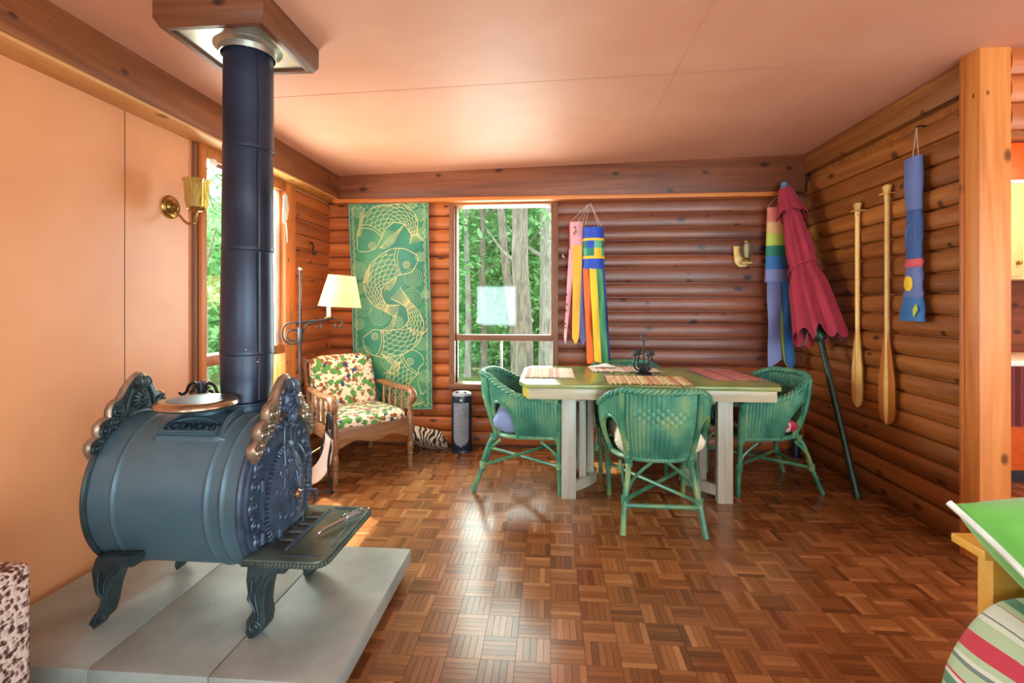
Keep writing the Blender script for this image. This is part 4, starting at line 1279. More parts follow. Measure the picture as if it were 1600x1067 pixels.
MB().tube([Vector((0, -.005, 2.072)), Vector((0, .0, 2.09))], .004, 6).build('hook', M['hook'], W3)
zz = [1.99, 1.875, 1.78, 1.685, 1.60, 1.495, 1.395]
for k, c_ in enumerate(('salmon', 'tan', 'lime', 'teal', 'sky', 'peri')):
    band(W3, 0, 360, zz[k], zz[k+1], .068+.003*k, .071+.003*k, CL[c_], flat=.55)
streamer(W3, -.085, .015, -.040, 1.40, .745, .008, CL['peri'], 'slant')
streamer(W3, .012, .082, -.038, 1.40, .755, .045, CL['bblue'], 'point')
streamer(W3, .0, .05, .02, 1.40, .76, .07, CL['lime'], 'point')
W4 = thing('windsock', 'blue patchwork fish windsock hanging flat on the right log wall', 'windsock', (2.018, 2.92, 0), -PI/2, 'windsocks hanging on the log walls')
# local x runs towards -Y, local -y faces the room
strings(W4, Vector((.03, 0, 2.195)), [Vector((.0, 0, 2.03)), Vector((.045, 0, 2.03))])
MB().tube([Vector((.03, -.005, 2.20)), Vector((.03, .05, 2.205))], .004, 6).build('nail', M['hook'], W4)
def flat_tube(root, x0a, x1a, z0, x0b, x1b, z1, m, name, th_=.022):
    b = MB()
    def f(u, v):
        a = 2*PI*u
        xa_ = x0a+(x0b-x0a)*v; xb_ = x1a+(x1b-x1a)*v
        return Vector(((xa_+xb_)/2 - math.cos(a)*(xb_-xa_)/2, -math.sin(a)*th_ + .004*math.sin(v*7+u*9), z0+(z1-z0)*v))
    b.grid(f, 24, 4)
    return b.build(name, m, root, solid=.0015, smooth=70)
flat_tube(W4, -.062, .070, 2.035, -.045, .070, 1.74, CL['denim'], 'panel', .026)
flat_tube(W4, -.045, .070, 1.74, -.048, .072, 1.47, CL['steelb'], 'panel')
flat_tube(W4, -.048, .072, 1.47, -.050, .072, 1.425, CL['rose'], 'panel')
flat_tube(W4, -.050, .072, 1.425, -.060, .074, 1.30, CL['denim'], 'panel')
flat_tube(W4, -.060, .074, 1.30, -.070, .080, 1.255, CL['denim'], 'panel')
flat_tube(W4, -.070, .080, 1.255, -.105, .094, 1.125, CL['bblue'], 'panel', .026)
MB().ball((-.002, -.022, 1.335), (.034, .006, .045), 14, 8).build('yellow_patch', CL['yellow'], W4)
MB().tube([(x, -.024, z) for x, z in ((.0, 1.66), (.05, 1.67), (.055, 1.58), (.0, 1.56), (-.02, 1.61), (.0, 1.66))], .0022, 5).build('stitched_outline', CL['denim'], W4)
b = MB(); b.prism([(.045, 1.15), (.075, 1.19), (.062, 1.22), (.04, 1.19)], .022, .028, Matrix(((1,0,0,0),(0,0,-1,0),(0,1,0,0),(0,0,0,1)))); b.build('olive_patch', CL['lime'], W4)

# ------------------------------------------------------------------ small lantern sconce on the back wall, hooks
ls = thing('lantern_sconce', 'small oil-lamp wall sconce with glass globe on a pale wooden plaque', 'wall lamp', (1.56, YB-.036, 1.58))
b = MB(); b.prism([(-.065, .115), (-.055, -.02), (-.02, -.058), (.03, -.055), (.062, -.03), (.062, .02), (.0, .025), (-.01, .115)], -.0, .022, Matrix(((1,0,0,0),(0,0,-1,0),(0,1,0,0),(0,0,0,1)))); b.build('plaque', M['pale_wood'], ls, bevel=.004)
MB().box((-.02, -.085, -.035), (.06, -.02, -.02)).build('bracket', M['pale_wood'], ls, bevel=.003)
cm_ = Matrix.Translation((.022, -.06, -.02))
MB().lathe([(.024, 0), (.028, .015), (.020, .03), (.012, .036)], 18, cm_).build('font', M['brass'], ls)
t = NT('smoky_globe_glass'); M['globe'] = t.set(srgb(206, 196, 160), .08, 0, Transmission_Weight=.9, IOR=1.15)
MB().lathe([(.018, .036), (.040, .055), (.054, .090), (.046, .128), (.026, .148), (.022, .165)], 26, cm_, cap=False).build('glass_globe', M['globe'], ls, smooth=70)
MB().lathe([(.012, .036), (.014, .07), (.018, .12), (.010, .15)], 14, cm_).build('bulb', M['white'], ls)
MB().lathe([(.024, .158), (.024, .168)], 16, cm_).build('collar', M['brass'], ls)
hk = MB().tube(spline([(0, 0, .05), (.03, -.03, .05), (.045, -.035, .02), (.025, -.01, -.01), (.04, -.02, -.045), (.05, .0, -.02)], 5), .007, 8).build('coat_hook', M['hook'])
hk.location = (XL+.032, 3.83, 1.66); tag(hk, 'small dark iron coat hook on the corner logs above the lamp', 'hook')
hk = MB().tube(spline([(0, .0, .012), (0, -.03, .010), (.0, -.04, -.008), (.014, -.036, -.016)], 4), .005, 8).build('small_hook', M['white'])
hk.location = (.105, YB-.03, 1.625); tag(hk, 'tiny white hook on the logs right of the back window', 'hook')

# ------------------------------------------------------------------ folded red patio umbrella
UT, UF = Vector((1.822, 4.005, 2.15)), Vector((1.925, 3.255, 0.0))
ax = (UT-UF); UL = ax.length
um = thing('patio_umbrella', 'folded red patio umbrella on dark green pole leaning in the corner', 'umbrella', UF)
um.rotation_euler = ax.to_track_quat('Z', 'Y').to_euler()
M['pole_green'] = plain('dark_green_metal', srgb(46, 62, 54), .35, .4)
M['red'] = cloth('umbrella_red_cloth', srgb(164, 38, 62), .75, .12)
MB().tube([(0, 0, 0.01), (0, 0, UL*.5)], .020, 16).build('pole', M['pole_green'], um)
MB().tube([(0, 0, 0.0), (0, 0, .15)], .0225, 16).build('lower_tube', M['pole_green'], um)
MB().tube([(0, 0, UL*.5), (0, 0, UL-.05)], .017, 14).build('upper_pole', M['pole_green'], um)
MB().lathe([(.022, 0), (.038, .02), (.044, .05), (.044, .09), (.034, .115), (.022, .12)], 20, Matrix.Translation((0, 0, UL*.445))).build('crank_housing', M['pole_green'], um)
MB().tube(spline([(.035, 0, UL*.475), (.075, -.01, UL*.475), (.09, -.015, UL*.455), (.12, -.02, UL*.435), (.15, -.02, UL*.435)], 4), .006, 8).build('crank_handle', M['steel'], um)
MB().lathe([(.030, -.05), (.034, -.02), (.034, .0), (.022, .012), (.028, .026), (.016, .045), (.0005, .05)], 16, Matrix.Translation((0, 0, UL-.02))).build('finial', plain('blue_grey_finial', srgb(96, 120, 150), .4), um)
def canopy(u, v):
    q = 2*PI*u
    z = UL - .06 - v*1.16
    r = .048 + .108*v**1.1
    pl = .17*math.cos(8*q + .6*math.sin(3*v)) * min(1, v*3) * (1.1 if v > .6 else .8)
    if abs(v-.56) < .12: r *= 1 - .20*(1-abs(v-.56)/.12)
    z -= .05*max(0, v-.85)/.15*math.cos(8*q+1.5) 
    rr = r*(1+pl)
    return Vector((rr*math.cos(q)*.86, rr*math.sin(q), z))
b = MB(); b.grid(canopy, 128, 40); cn = b.build('canopy', M['red'], um, solid=.003, smooth=70)
def vent(u, v):
    q = 2*PI*u
    r = .052 + .050*v
    return Vector((r*(1+.16*math.cos(8*q)*v)*math.cos(q)*.95, r*(1+.16*math.cos(8*q)*v)*math.sin(q), UL-.045-.22*v - .02*v*math.cos(8*q)))
b = MB(); b.grid(vent, 96, 10); b.build('vent_cap', M['red'], um, solid=.003, smooth=70)
b = MB(); b.tube([Vector((.110*math.cos(2*PI*k/40)*.9, .115*math.sin(2*PI*k/40), UL-.06-.56*1.16+.02*math.sin(2*PI*k/40))) for k in range(40)], .006, 6, closed=True); b.build('tie_strap', M['red'], um)
for k in range(8):
    q = 2*PI*k/8
    MB().tube([(.02*math.cos(q), .02*math.sin(q), UL-.6), (.09*math.cos(q), .10*math.sin(q), UL-1.19)], .005, 6).build('rib', M['pole_green'], um)

# ------------------------------------------------------------------ canoe paddles
def paddle(label, y, ztop, zbot, blade_len, bw, mats):
    p = thing('canoe_paddle', label, 'paddle', (2.035, y, zbot), -PI/2, 'canoe paddles on the right wall')
    H_ = ztop-zbot
    MB().tube([(0, 0, blade_len*.55), (0, 0, blade_len), (0, 0, H_-.12), (0, 0, H_-.06)], [.010, .0135, .0135, .015], 12).build('shaft', M['pale_wood'], p)
    grip = [(-.015, 0), (-.013, .03), (-.020, .055), (-.032, .078), (-.030, .088), (0, .094), (.030, .088), (.032, .078), (.020, .055), (.013, .03), (.015, 0)]
    b = MB(); b.prism(grip, -.011, .011, Matrix(((1,0,0,0),(0,0,-1,0),(0,1,0,H_-.094),(0,0,0,1)))); b.build('grip', M['pale_wood'], p, bevel=.006)
    def hw_(z):
        f = z/blade_len
        if f < .16: return bw*.5*(1-((.16-f)/.16)**2.4)**.55 if f > 0 else 0.001
        if f < .45: return bw*.5
        return bw*.5*(1-(f-.45)/.55)**.9 + .012*((f-.45)/.55)
    def blade(x0f, x1f, th_, m, name):
        b = MB()
        for s_ in (-1, 1):
            b.grid(lambda u, v: Vector(((x0f+(x1f-x0f)*u)*max(.002, hw_(blade_len*v)), s_*th_*(1-.55*abs(x0f+(x1f-x0f)*u)), blade_len*v)), 8, 30)
        b.build(name, m, p, smooth=70)
    if mats == 'two':
        blade(-1, -.26, .0085, M['cedar_blade'], 'blade_side'); blade(.26, 1, .0085, M['cedar_blade'], 'blade_side'); blade(-.26, .26, .0088, M['pale_wood'], 'blade_core')
    else:
        blade(-1, 1, .009, M['pale_wood'], 'blade')
        MB().box((-.0015, -.0105, .05), (.0015, -.008, blade_len*.7)).build('blade_seam', M['cedar_blade'], p)
    pg = thing('wooden_peg_rail', 'small wooden peg rail holding the ' + ('two-tone paddle' if mats == 'two' else 'plain pale paddle'), 'peg', (2.035, y, ztop-.055), -PI/2)
    MB().box((-.040, -.022, -.005), (.040, -.015, .005)).build('cross_bar', M['pale_wood'], pg, bevel=.002)
    for x in (-.025, .025): MB().tube([(x, -.015, 0), (x, .05, 0)], .004, 8).build('dowel', M['pale_wood'], pg)
paddle('pale wooden paddle with plain narrow blade on the right wall', 3.445, 1.895, .535, .56, .112, 'one')
paddle('two-tone wooden paddle with cedar-edged blade on the right wall', 3.155, 1.945, .488, .59, .148, 'two')

# ------------------------------------------------------------------ dining table
TB = thing('dining_table', 'long green-topped dining table with grey washed trestle legs', 'table', (.59, 3.39, 0))
hx, hy = .785, .445
def clip(hx_, hy_, cx_, cy_): return [(-hx_+cx_, -hy_), (hx_-cx_, -hy_), (hx_, -hy_+cy_), (hx_, hy_-cy_), (hx_-cx_, hy_), (-hx_+cx_, hy_), (-hx_, hy_-cy_), (-hx_, -hy_+cy_)]
tt = clip(hx, hy, .05, .13)
def part_top(xa_, xb_):
    out = []
    for (x, y) in tt: out.append((max(xa_, min(xb_, x)), y))
    o2 = []
    for p in out:
        if not o2 or (abs(p[0]-o2[-1][0])+abs(p[1]-o2[-1][1])) > 1e-6: o2.append(p)
    return o2
b = MB(); b.prism(part_top(-hx, -.152), .715, .74); b.build('top_board', M['table_top'], TB, bevel=.004)
b = MB(); b.prism([(-.150, -hy), (.178, -hy), (.178, hy), (-.150, hy)], .715, .74); b.build('leaf_board', M['table_top'], TB, bevel=.003)
b = MB(); b.prism(part_top(.180, hx), .715, .74); b.build('top_board', M['table_top'], TB, bevel=.004)
q = .02
ap = clip(hx-q, hy-q, .045, .12)
def rail(p0, p1, m, name='apron'):
    p0 = Vector(p0+(0,)); p1 = Vector(p1+(0,))
    d = (p1-p0).normalized(); nn = Vector((-d.y, d.x, 0))*.02
    bb = MB(); P = [p0, p1, p1+nn, p0+nn]
    bb.add([(p.x, p.y, .648) for p in P]+[(p.x, p.y, .715) for p in P], [(0,3,2,1),(4,5,6,7),(0,1,5,4),(1,2,6,5),(2,3,7,6),(3,0,4,7)])
    bb.build(name, m, TB, bevel=.002)
yq = -hy+q
rail((ap[0][0], yq), (-.150, yq), M['apron']); rail((-.150, yq+.006), (.178, yq+.006), M['leaf_apron'], 'leaf_apron'); rail((.178, yq), (ap[1][0], yq), M['apron'])
rail(ap[1], ap[2], M['table_end']); rail(ap[2], ap[3], M['apron']); rail(ap[3], ap[4], M['table_end'])
rail((ap[4][0], -yq), (.178, -yq), M['apron']); rail((.178, -yq-.006), (-.150, -yq-.006), M['leaf_apron'], 'leaf_apron'); rail((-.150, -yq), (ap[5][0], -yq), M['apron'])
rail(ap[5], ap[6], M['table_end']); rail(ap[6], ap[7], M['apron']); rail(ap[7], ap[0], M['table_end'])
for sg in (-1, 1):
    ped = []
    for y in (-.265, .265):
        MB().box((sg*.475-.045, y-.028, 0), (sg*.475+.045, y+.028, .65)).build('post', M['table_paint'], TB, bevel=.003)
    def pc(v): 
        return Vector((sg*(.475 - .16*math.sin(PI*v)), -.245+.49*v, 0))
    for (z0_, z1_) in ((.035, .10), (.60, .65)):
        b = MB()
        b.grid(lambda u, v: pc(v) + Vector((sg*(-.012), 0, z0_+(z1_-z0_)*u)), 1, 16)
        b.build('curved_rail', M['table_paint'], TB, solid=.026, smooth=50)
    for v_ in (.2, .4, .6, .8):
        p = pc(v_)
        MB().box((p.x-.022, p.y-.012, .09), (p.x+.022, p.y+.012, .62)).build('slat', M['table_paint'], TB, bevel=.002)

# ------------------------------------------------------------------ green wicker chairs
def rim_pt(s):
    a = abs(s); sg = 1 if s >= 0 else -1
    if a < .62:
        q = a/.62*PI/2
        x = .305*math.sin(q); y = -.03 - .275*math.cos(q)
    else:
        f = (a-.62)/.38
        x = .305 - .03*f*f; y = -.03 + .245*f
    k = max(0, min(1, (a-.22)/.50)); k = k*k*(3-2*k)
    z = .752 - .125*k - .02*max(0, (a-.8)/.2)
    return Vector((sg*x, y, z))
def seat_pt(s):
    a = abs(s); sg = 1 if s >= 0 else -1
    if a < .62:
        q = a/.62*PI/2
        x = .235*math.sin(q)**.9; y = -.02 - .195*math.cos(q)
    else:
        f = (a-.62)/.38
        x = .235 + .01*f; y = -.02 + .225*f
    return Vector((sg*x, y, .365))
def shell(s, t_): 
    p = seat_pt(s).lerp(rim_pt(s), t_)
    o = Vector((p.x, p.y+.02, 0)); o = o.normalized() if o.length > 1e-6 else Vector((0,-1,0))
    return p + o*.018*math.sin(PI*t_), o
ARCC, ARCW, ARCH = .440, .140, .68
def in_arch(s, t_):
    d = (abs(s)-ARCC)/ARCW
    if abs(d) >= 1: return False
    return t_ < .30 + (ARCH-.30)*math.sqrt(1-d*d)
def make_chair():
    ch = thing('wicker_chair', '', 'chair', (0, 0, 0), 0, 'green wicker chairs around the dining table')
    NS, NT_ = 256, 40
    def weave(u, v):
        s = -1+2*u
        p, o = shell(s, v)
        rib = math.cos(2*PI*u*64)
        row = 1 if int(v*NT_) % 2 else -1
        amp = .0042 + .0026*row*math.cos(2*PI*u*32)
        h = rib*amp
        if abs(s) < .22 and .50 < v < .80:      # open lattice panel in the back
            e = ((s/.20)**2 + ((v-.65)/.13)**2)
            if e < 1: h += .006*math.cos(2*PI*u*32)*math.cos(v*PI*18)
        return p + o*h
    b = MB(); b.grid(weave, NS, NT_, lambda u, v: in_arch(-1+2*u, v))
    b.build('woven_shell', M['wicker'], ch, solid=.006, smooth=80)
    # braided rim of three strands
    rm = MB()
    n_ = 220
    for k in range(3):
        P = []
        for i in range(n_+1):
            s = -1+2*i/n_
            p = rim_pt(s)
            d = rim_pt(min(1, s+.01)) - rim_pt(max(-1, s-.01)); d.normalize()
            o = Vector((d.y, -d.x, 0)).normalized(); up = o.cross(d)
            a = i*2*PI/13 + k*2*PI/3
            P.append(p + o*math.cos(a)*.014 + up*math.sin(a)*.011)
        rm.tube(P, .0105, 6)
    rm.build('braided_rim', M['wicker'], ch, smooth=80)
    for sg in (-1, 1):
        # arch pole around the side opening
        P = []
        for (d, tt_) in [(-1, -.04), (-1, .14)] + [(-math.cos(PI*i/14), .30 + (ARCH-.30)*math.sin(PI*i/14)) for i in range(15)] + [(1, .14), (1, -.04)]:
            p, o = shell(sg*(ARCC+ARCW*d*.995), tt_); P.append(p + o*.004)
        MB().tube(spline(P, 3), .013, 8).build('side_arch', M['rattan'], ch)
        # rear post running into the splayed rear leg
        P = [shell(sg*.275, t_)[0] + shell(sg*.275, t_)[1]*.018 for t_ in (.98, .75, .5, .25, .02)]
        P += [Vector((sg*.172, -.235, .30)), Vector((sg*.198, -.285, .13)), Vector((sg*.213, -.335, 0))]
        MB().tube(spline(P, 4), .0155, 10).build('rear_leg', M['rattan'], ch)
        P = [rim_pt(sg) + Vector((0, 0, -.005)), Vector((sg*.268, .222, .5)), Vector((sg*.248, .222, .36)), Vector((sg*.235, .226, .18)), Vector((sg*.230, .232, 0))]
        MB().tube(spline(P, 4), .0155, 10).build('front_leg', M['rattan'], ch)
        # woven wrap around the front arm and post joints
        wr = MB()
        for z in [.34+.011*k for k in range(24)]:
            f = (z-.36)/.24
            wr.tube([Vector((sg*(.248+.026*max(0, f)), .222, z)) + Vector((.019*math.cos(2*PI*j/10), .019*math.sin(2*PI*j/10), 0)) for j in range(10)], .005, 5, closed=True)
        wr.build('cane_wrap', M['wicker'], ch)
        # side arch brace under the seat
        for (p0, p1) in ((Vector((sg*.196, -.272, .165)), Vector((sg*.236, .225, .185))),):
            MB().tube(spline([p0, p0+Vector((0, .03, .09)), p0+Vector((sg*.01, .12, .175))], 5), .009, 8).build('arch_brace', M['rattan'], ch)
            MB().tube(spline([p1, p1+Vector((0, -.03, .08)), p1+Vector((0, -.12, .155))], 5), .009, 8).build('arch_brace', M['rattan'], ch)
        p0 = Vector((sg*.192, -.262, .175))
        MB().tube(spline([p0, p0+Vector((-sg*.05, .015, .10)), p0+Vector((-sg*.15, .045, .180))], 5), .009, 8).build('arch_brace', M['rattan'], ch)
        for (pp) in ((sg*.194, -.272, .17), (sg*.236, .225, .19), (sg*.165, -.205, .35)):
            jt = MB()
            for k in range(5): jt.tube([Vector(pp)+Vector((.018*math.cos(2*PI*j/10), .018*math.sin(2*PI*j/10), -.02+k*.009)) for j in range(10)], .0045, 5, closed=True)
            jt.build('joint_wrap', M['wicker'], ch)
    MB().tube([(-.192, -.270, .165), (.236, .222, .185)], .011, 8).build('cross_stretcher', M['rattan'], ch)
    MB().tube([(.192, -.270, .165), (-.236, .222, .205)], .011, 8).build('cross_stretcher', M['rattan'], ch)
    MB().tube([(-.200, -.283, .14), (.200, -.283, .14)], .013, 8).build('rear_stretcher', M['rattan'], ch)
    seatp = [seat_pt(-1+2*k/40) for k in range(41)]
    MB().tube(seatp + [seatp[0]], .015, 8).build('seat_frame', M['wicker'], ch)
    b = MB(); b.prism([(p.x, p.y) for p in seatp], .358, .372); b.build('seat', M['wicker'], ch)
    return ch
ch0 = make_chair()
ch0.location = (.600, 2.965, 0); ch0.rotation_euler = (0, 0, R(-1))
ch0['label'] = 'green wicker chair nearest the camera, its back turned to view'
G = 'green wicker chairs around the dining table'
dup(ch0, (-.165, 3.395, 0), R(-91), 'green wicker chair at the left table end beside the tower heater', G)
dup(ch0, (1.385, 3.480, 0), R(97), 'green wicker chair at the right table end by the umbrella pole', G)
dup(ch0, (.590, 3.800, 0), R(180), 'green wicker chair behind the table against the back wall', G)
# seat cushions
def seat_pillow(label, loc, rotz, m, h=(.23, .20, .075), tilt=(0, 0)):
    b = MB(); pillow(b, h[0], h[1], h[2], Matrix.Rotation(R(tilt[0]), 4, 'X') @ Matrix.Rotation(R(tilt[1]), 4, 'Y'))
    o = b.build('seat_cushion', m, smooth=70); o.location = loc; o.rotation_euler = (0, 0, rotz)
    return tag(o, label, 'cushion', 'cushions on the wicker chairs')
seat_pillow('cream cushion on the wicker chair nearest the camera', (.60, 2.945, .462), 0, cloth('cream_cotton', srgb(232, 222, 196)), (.252, .20, .095))
seat_pillow('blue grey cushion on the left wicker chair', (-.175, 3.39, .462), 0, cloth('blue_grey_cotton', srgb(138, 152, 196)), (.20, .252, .095))
t = NT('red_paisley'); v = t.coord((1, 1, 1), rnd=False)
cc_ = t.voro(t.coord((1, 1, 1), rnd=False), 24, 'Color')
s_ = t.n.new('ShaderNodeSeparateColor'); t.ln(cc_, s_.inputs[0])
c = t.ramp(s_.outputs[0], [(.0, srgb(178, 40, 68)), (.35, srgb(196, 70, 100)), (.55, srgb(60, 66, 130)), (.8, srgb(226, 200, 190))], 'CONSTANT')
M['paisley'] = t.set(c, .8)
seat_pillow('red and blue patterned cushion on the right wicker chair', (1.385, 3.48, .432), R(7), M['paisley'], (.185, .225, .058))
seat_pillow('white cushion on the wicker chair behind the table', (.59, 3.80, .445), 0, cloth('white_cotton', srgb(232, 226, 214)), (.22, .185, .07))
b = MB(); b.grid(lambda u, v: Vector((.012*math.sin(v*6)+.01*math.sin(u*14), -.11+.22*u, -.02-.16*v+.02*math.cos(u*5))), 14, 8)
o = b.build('blue_cloth', cloth('royal_blue_cloth', srgb(36, 62, 150)), solid=.004, smooth=70); o.location = (1.145, 3.44, .60)
tag(o, 'royal blue cloth hanging over the right chair front edge under the table', 'cloth')
# ------------------------------------------------------------------ placemats and candelabra
def placemat(label, loc, rotz, hx_, hy_, stops, seed, stripe_axis=0):
    t = NT('rag_mat_%d' % seed)
    sc_ = [1, 1, 1]
    v = t.coord((1, 1, 1), rnd=False)
    sx = t.n.new('ShaderNodeSeparateXYZ'); t.ln(v, sx.inputs[0])
    nz = t.noise(v, 60, 3)
    a = t.math('ADD', t.math('MULTIPLY', sx.outputs[stripe_axis], 1.0), t.math('MULTIPLY', nz, .02))
    w1 = t.n.new('ShaderNodeTexNoise'); w1.noise_dimensions = '1D'; w1.inputs['Scale'].default_value = 26; w1.inputs['Detail'].default_value = 3
    t.ln(a, w1.inputs['W'])
    c = t.ramp(t.math('ADD', t.math('MULTIPLY', w1.outputs[0], .75), t.math('MULTIPLY', nz, .25)), stops)
    t.bump(t.noise(v, 240, 2), .5, .004)
    m = t.set(c, .9)
    r = thing('placemat', label, 'placemat', loc, rotz, 'woven rag placemats on the dining table')
    rr = random.Random(seed)
    b = MB()
    other = 1-stripe_axis
    def f(top):
        def g(u, v_):
            x = (2*u-1)*hx_*(1+.01*math.sin(v_*23+seed)); y = (2*v_-1)*hy_*(1+.012*math.sin(u*19+seed))
            z = (.005 + .0016*math.sin((x if stripe_axis == 0 else y)*520)) if top else .0006
            return Vector((x, y, z))
        return g
    b.grid(f(True), 60, 40); b.grid(f(False), 1, 1); b.build('mat', m, r, smooth=80)
    fg = MB()
    for sg in (-1, 1):
        for k in range(34):
            p = -1+2*(k+.5)/34
            l = rr.uniform(.018, .032); d = rr.uniform(-.006, .006)
            if stripe_axis == 0: P = [(p*hx_, sg*hy_, .003), (p*hx_+d, sg*(hy_+l*.6), .0055), (p*hx_+2*d, sg*(hy_+l), .0025)]
            else: P = [(sg*hx_, p*hy_, .003), (sg*(hx_+l*.6), p*hy_+d, .0055), (sg*(hx_+l), p*hy_+2*d, .0025)]
            fg.tube(P, .0024, 5)
    fg.build('fringe', m, r)['kind'] = 'stuff'
    return r
WR = [(.30, srgb(222, 206, 180)), (.48, srgb(236, 224, 204)), (.58, srgb(206, 158, 138)), (.70, srgb(230, 216, 196))]
YG = [(.30, srgb(212, 204, 128)), (.45, srgb(232, 224, 168)), (.56, srgb(196, 92, 84)), (.62, srgb(222, 206, 150)), (.75, srgb(170, 180, 96))]
PB = [(.30, srgb(92, 92, 140)), (.42, srgb(206, 110, 110)), (.55, srgb(226, 160, 140)), (.66, srgb(84, 100, 160)), (.78, srgb(216, 196, 196))]
placemat('cream and red rag placemat at the left table end', (-.005, 3.43, .741), R(0), .165, .225, WR, 1, 0)
placemat('yellow and red rag placemat in front of the candelabra', (.60, 3.14, .741), R(-3), .245, .155, YG, 2, 0)
placemat('cream and red rag placemat behind the candelabra', (.53, 3.66, .741), R(2), .24, .13, WR, 3, 0)
placemat('pink and blue striped rag placemat at the right table end', (1.16, 3.44, .741), R(4), .155, .235, PB, 4, 0)
nk = MB(); nk.grid(lambda u, v: Vector(((u-.5)*.16, (v-.5)*.10, .006+.022*abs(math.sin(u*5+v*3))*math.sin(PI*u)*math.sin(PI*v))), 18, 12)
nk_ = nk.build('napkin', cloth('napkin_cotton', srgb(238, 232, 222)), solid=.003, smooth=70); nk_.location = (.40, 3.73, .750)
tag(nk_, 'crumpled white napkin on the placemat behind the candelabra', 'napkin')
cd = thing('candelabra', 'black wrought iron candelabra with ring handle on the dining table', 'candelabra', (.635, 3.43, .741))
MB().lathe([(.058, 0), (.058, .006), (.030, .016), (.012, .030), (.009, .05)], 20).build('base', M['wrought'], cd)
MB().tube([(0, 0, .03), (0, 0, .225)], .0055, 8).build('stem', M['wrought'], cd)
MB().tube([(.019*math.cos(2*PI*k/20), 0, .248+.024*math.sin(2*PI*k/20)) for k in range(20)], .0048, 7, closed=True).build('ring_handle', M['wrought'], cd)
for k in range(4):
    q = PI*k/2 + R(20)
    d = Vector((math.cos(q), math.sin(q), 0))
    AX = tuple(d)
    am = MB().tube(spline([Vector((0, 0, .03)), d*.03+Vector((0, 0, .025)), d*.065+Vector((0, 0, .045)), d*.075+Vector((0, 0, .08)), d*.062+Vector((0, 0, .11)), d*.066+Vector((0, 0, .135))], 5), .0065, 7)
    am.tube(spiral(d*.032+Vector((0, 0, .055)), .024, .006, -PI/2, -1.2, 16, AX), .0048, 6)
    ao = am.build('arm', M['wrought'], cd)
    MB().lathe([(.024, 0), (.022, .003), (.014, .005), (.014, .034), (.017, .036)], 14, Matrix.Translation(d*.066+Vector((0, 0, .130)))).build('candle_cup', M['wrought'], ao)

# ------------------------------------------------------------------ futon sofa at the right edge
SF = thing('futon_sofa', 'pine-framed futon sofa at the right edge of the room', 'sofa', (1.13, .72, 0))
fw = M['futon_wood']
for y in (.70, -.70):
    MB().box((-.01, y-.055, .555), (.80, y+.055, .580)).build('arm_rest', fw, SF, bevel=.004)
    MB().box((.035, y-.025, 0), (.095, y+.025, .555)).build('arm_post', fw, SF, bevel=.004)
    MB().box((.72, y-.025, 0), (.78, y+.025, .555)).build('arm_post', fw, SF, bevel=.004)
    MB().box((.05, y-.012, .12), (.78, y+.012, .555)).build('arm_panel', fw, SF, bevel=.003)
MB().box((.06, -.66, .20), (.09, .66, .28)).build('front_rail', fw, SF, bevel=.004)
MB().box((.72, -.66, .20), (.75, .66, .28)).build('back_rail', fw, SF, bevel=.004)
for k in range(9): MB().box((.07, -.62+k*.15, .27), (.75, -.56+k*.15, .29)).build('slat', fw, SF, bevel=.002)
b = MB(); cushion(b, .42, 0, .365, .38, .655, .078, None, 7); b.build('mattress', cloth('futon_ticking', srgb(206, 200, 184)), SF, smooth=70)
b = MB(); cushion(b, 0, 0, 0, .30, .655, .07, Matrix.Translation((.76, 0, .62)) @ Matrix.Rotation(R(75), 4, 'Y'), 7); b.build('back_mattress', cloth('futon_ticking_back', srgb(206, 200, 184)), SF, smooth=70)
# striped blanket over the seat and down the front
t = NT('striped_blanket'); uvn = t.node('ShaderNodeUVMap', uv_map='UVMap')
sx = t.n.new('ShaderNodeSeparateXYZ'); t.ln(uvn.outputs[0], sx.inputs[0])
fr_ = t.math('FRACT', t.math('MULTIPLY', sx.outputs[1], 1.0))
GR, LG, WH, RD, DG, GY = srgb(150, 190, 150), srgb(186, 214, 176), srgb(226, 234, 222), srgb(206, 62, 86), srgb(88, 150, 122), srgb(120, 140, 134)
stops = [(0, LG), (.06, WH), (.075, GY), (.09, LG), (.17, RD), (.185, LG), (.24, DG), (.30, LG), (.33, RD), (.335, WH), (.40, GY), (.41, WH), (.43, LG), (.50, RD), (.58, LG), (.61, WH), (.63, GY), (.65, LG), (.71, RD), (.72, WH), (.74, DG), (.79, LG), (.83, RD), (.84, LG), (.92, GY), (.94, WH), (.97, LG)]
c = t.ramp(fr_, stops, 'CONSTANT')
mp = t.node('ShaderNodeMapping'); t.ln(uvn.outputs[0], mp.inputs[0]); mp.inputs['Scale'].default_value = (90, 140, 1)
t.bump(t.noise(mp.outputs[0], 1.0, 3), .35, .004)
M['blanket'] = t.set(c, .9, 0, Sheen_Weight=.2)
prof = [(.72, .452), (.50, .462), (.30, .468), (.14, .470), (.06, .462), (.000, .442), (-.045, .400), (-.085, .32), (-.110, .24), (-.125, .15), (-.135, .07), (-.140, .012)]
ps = spline([Vector((x, 0, z)) for x, z in prof], 4)
ny = 60
V = []; UVs = []
for i, p in enumerate(ps):
    for j in range(ny+1):
        y = -.66 + 1.29*j/ny
        drop = max(0, min(1, (.45-p.z)/.40))
        wob = (.018*math.sin(y*17+.6) + .012*math.sin(y*31)) * drop
        V.append((p.x + wob - .010*drop*math.cos(y*9), y + (.02*drop*math.sin(i*.3)), p.z + .004*math.sin(y*21+i*.4)))
me = bpy.data.meshes.new('blanket')
F = [(i*(ny+1)+j, i*(ny+1)+j+1, (i+1)*(ny+1)+j+1, (i+1)*(ny+1)+j) for i in range(len(ps)-1) for j in range(ny)]
me.from_pydata(V, [], F)
ul = me.uv_layers.new(name='UVMap')
cumd = [0]
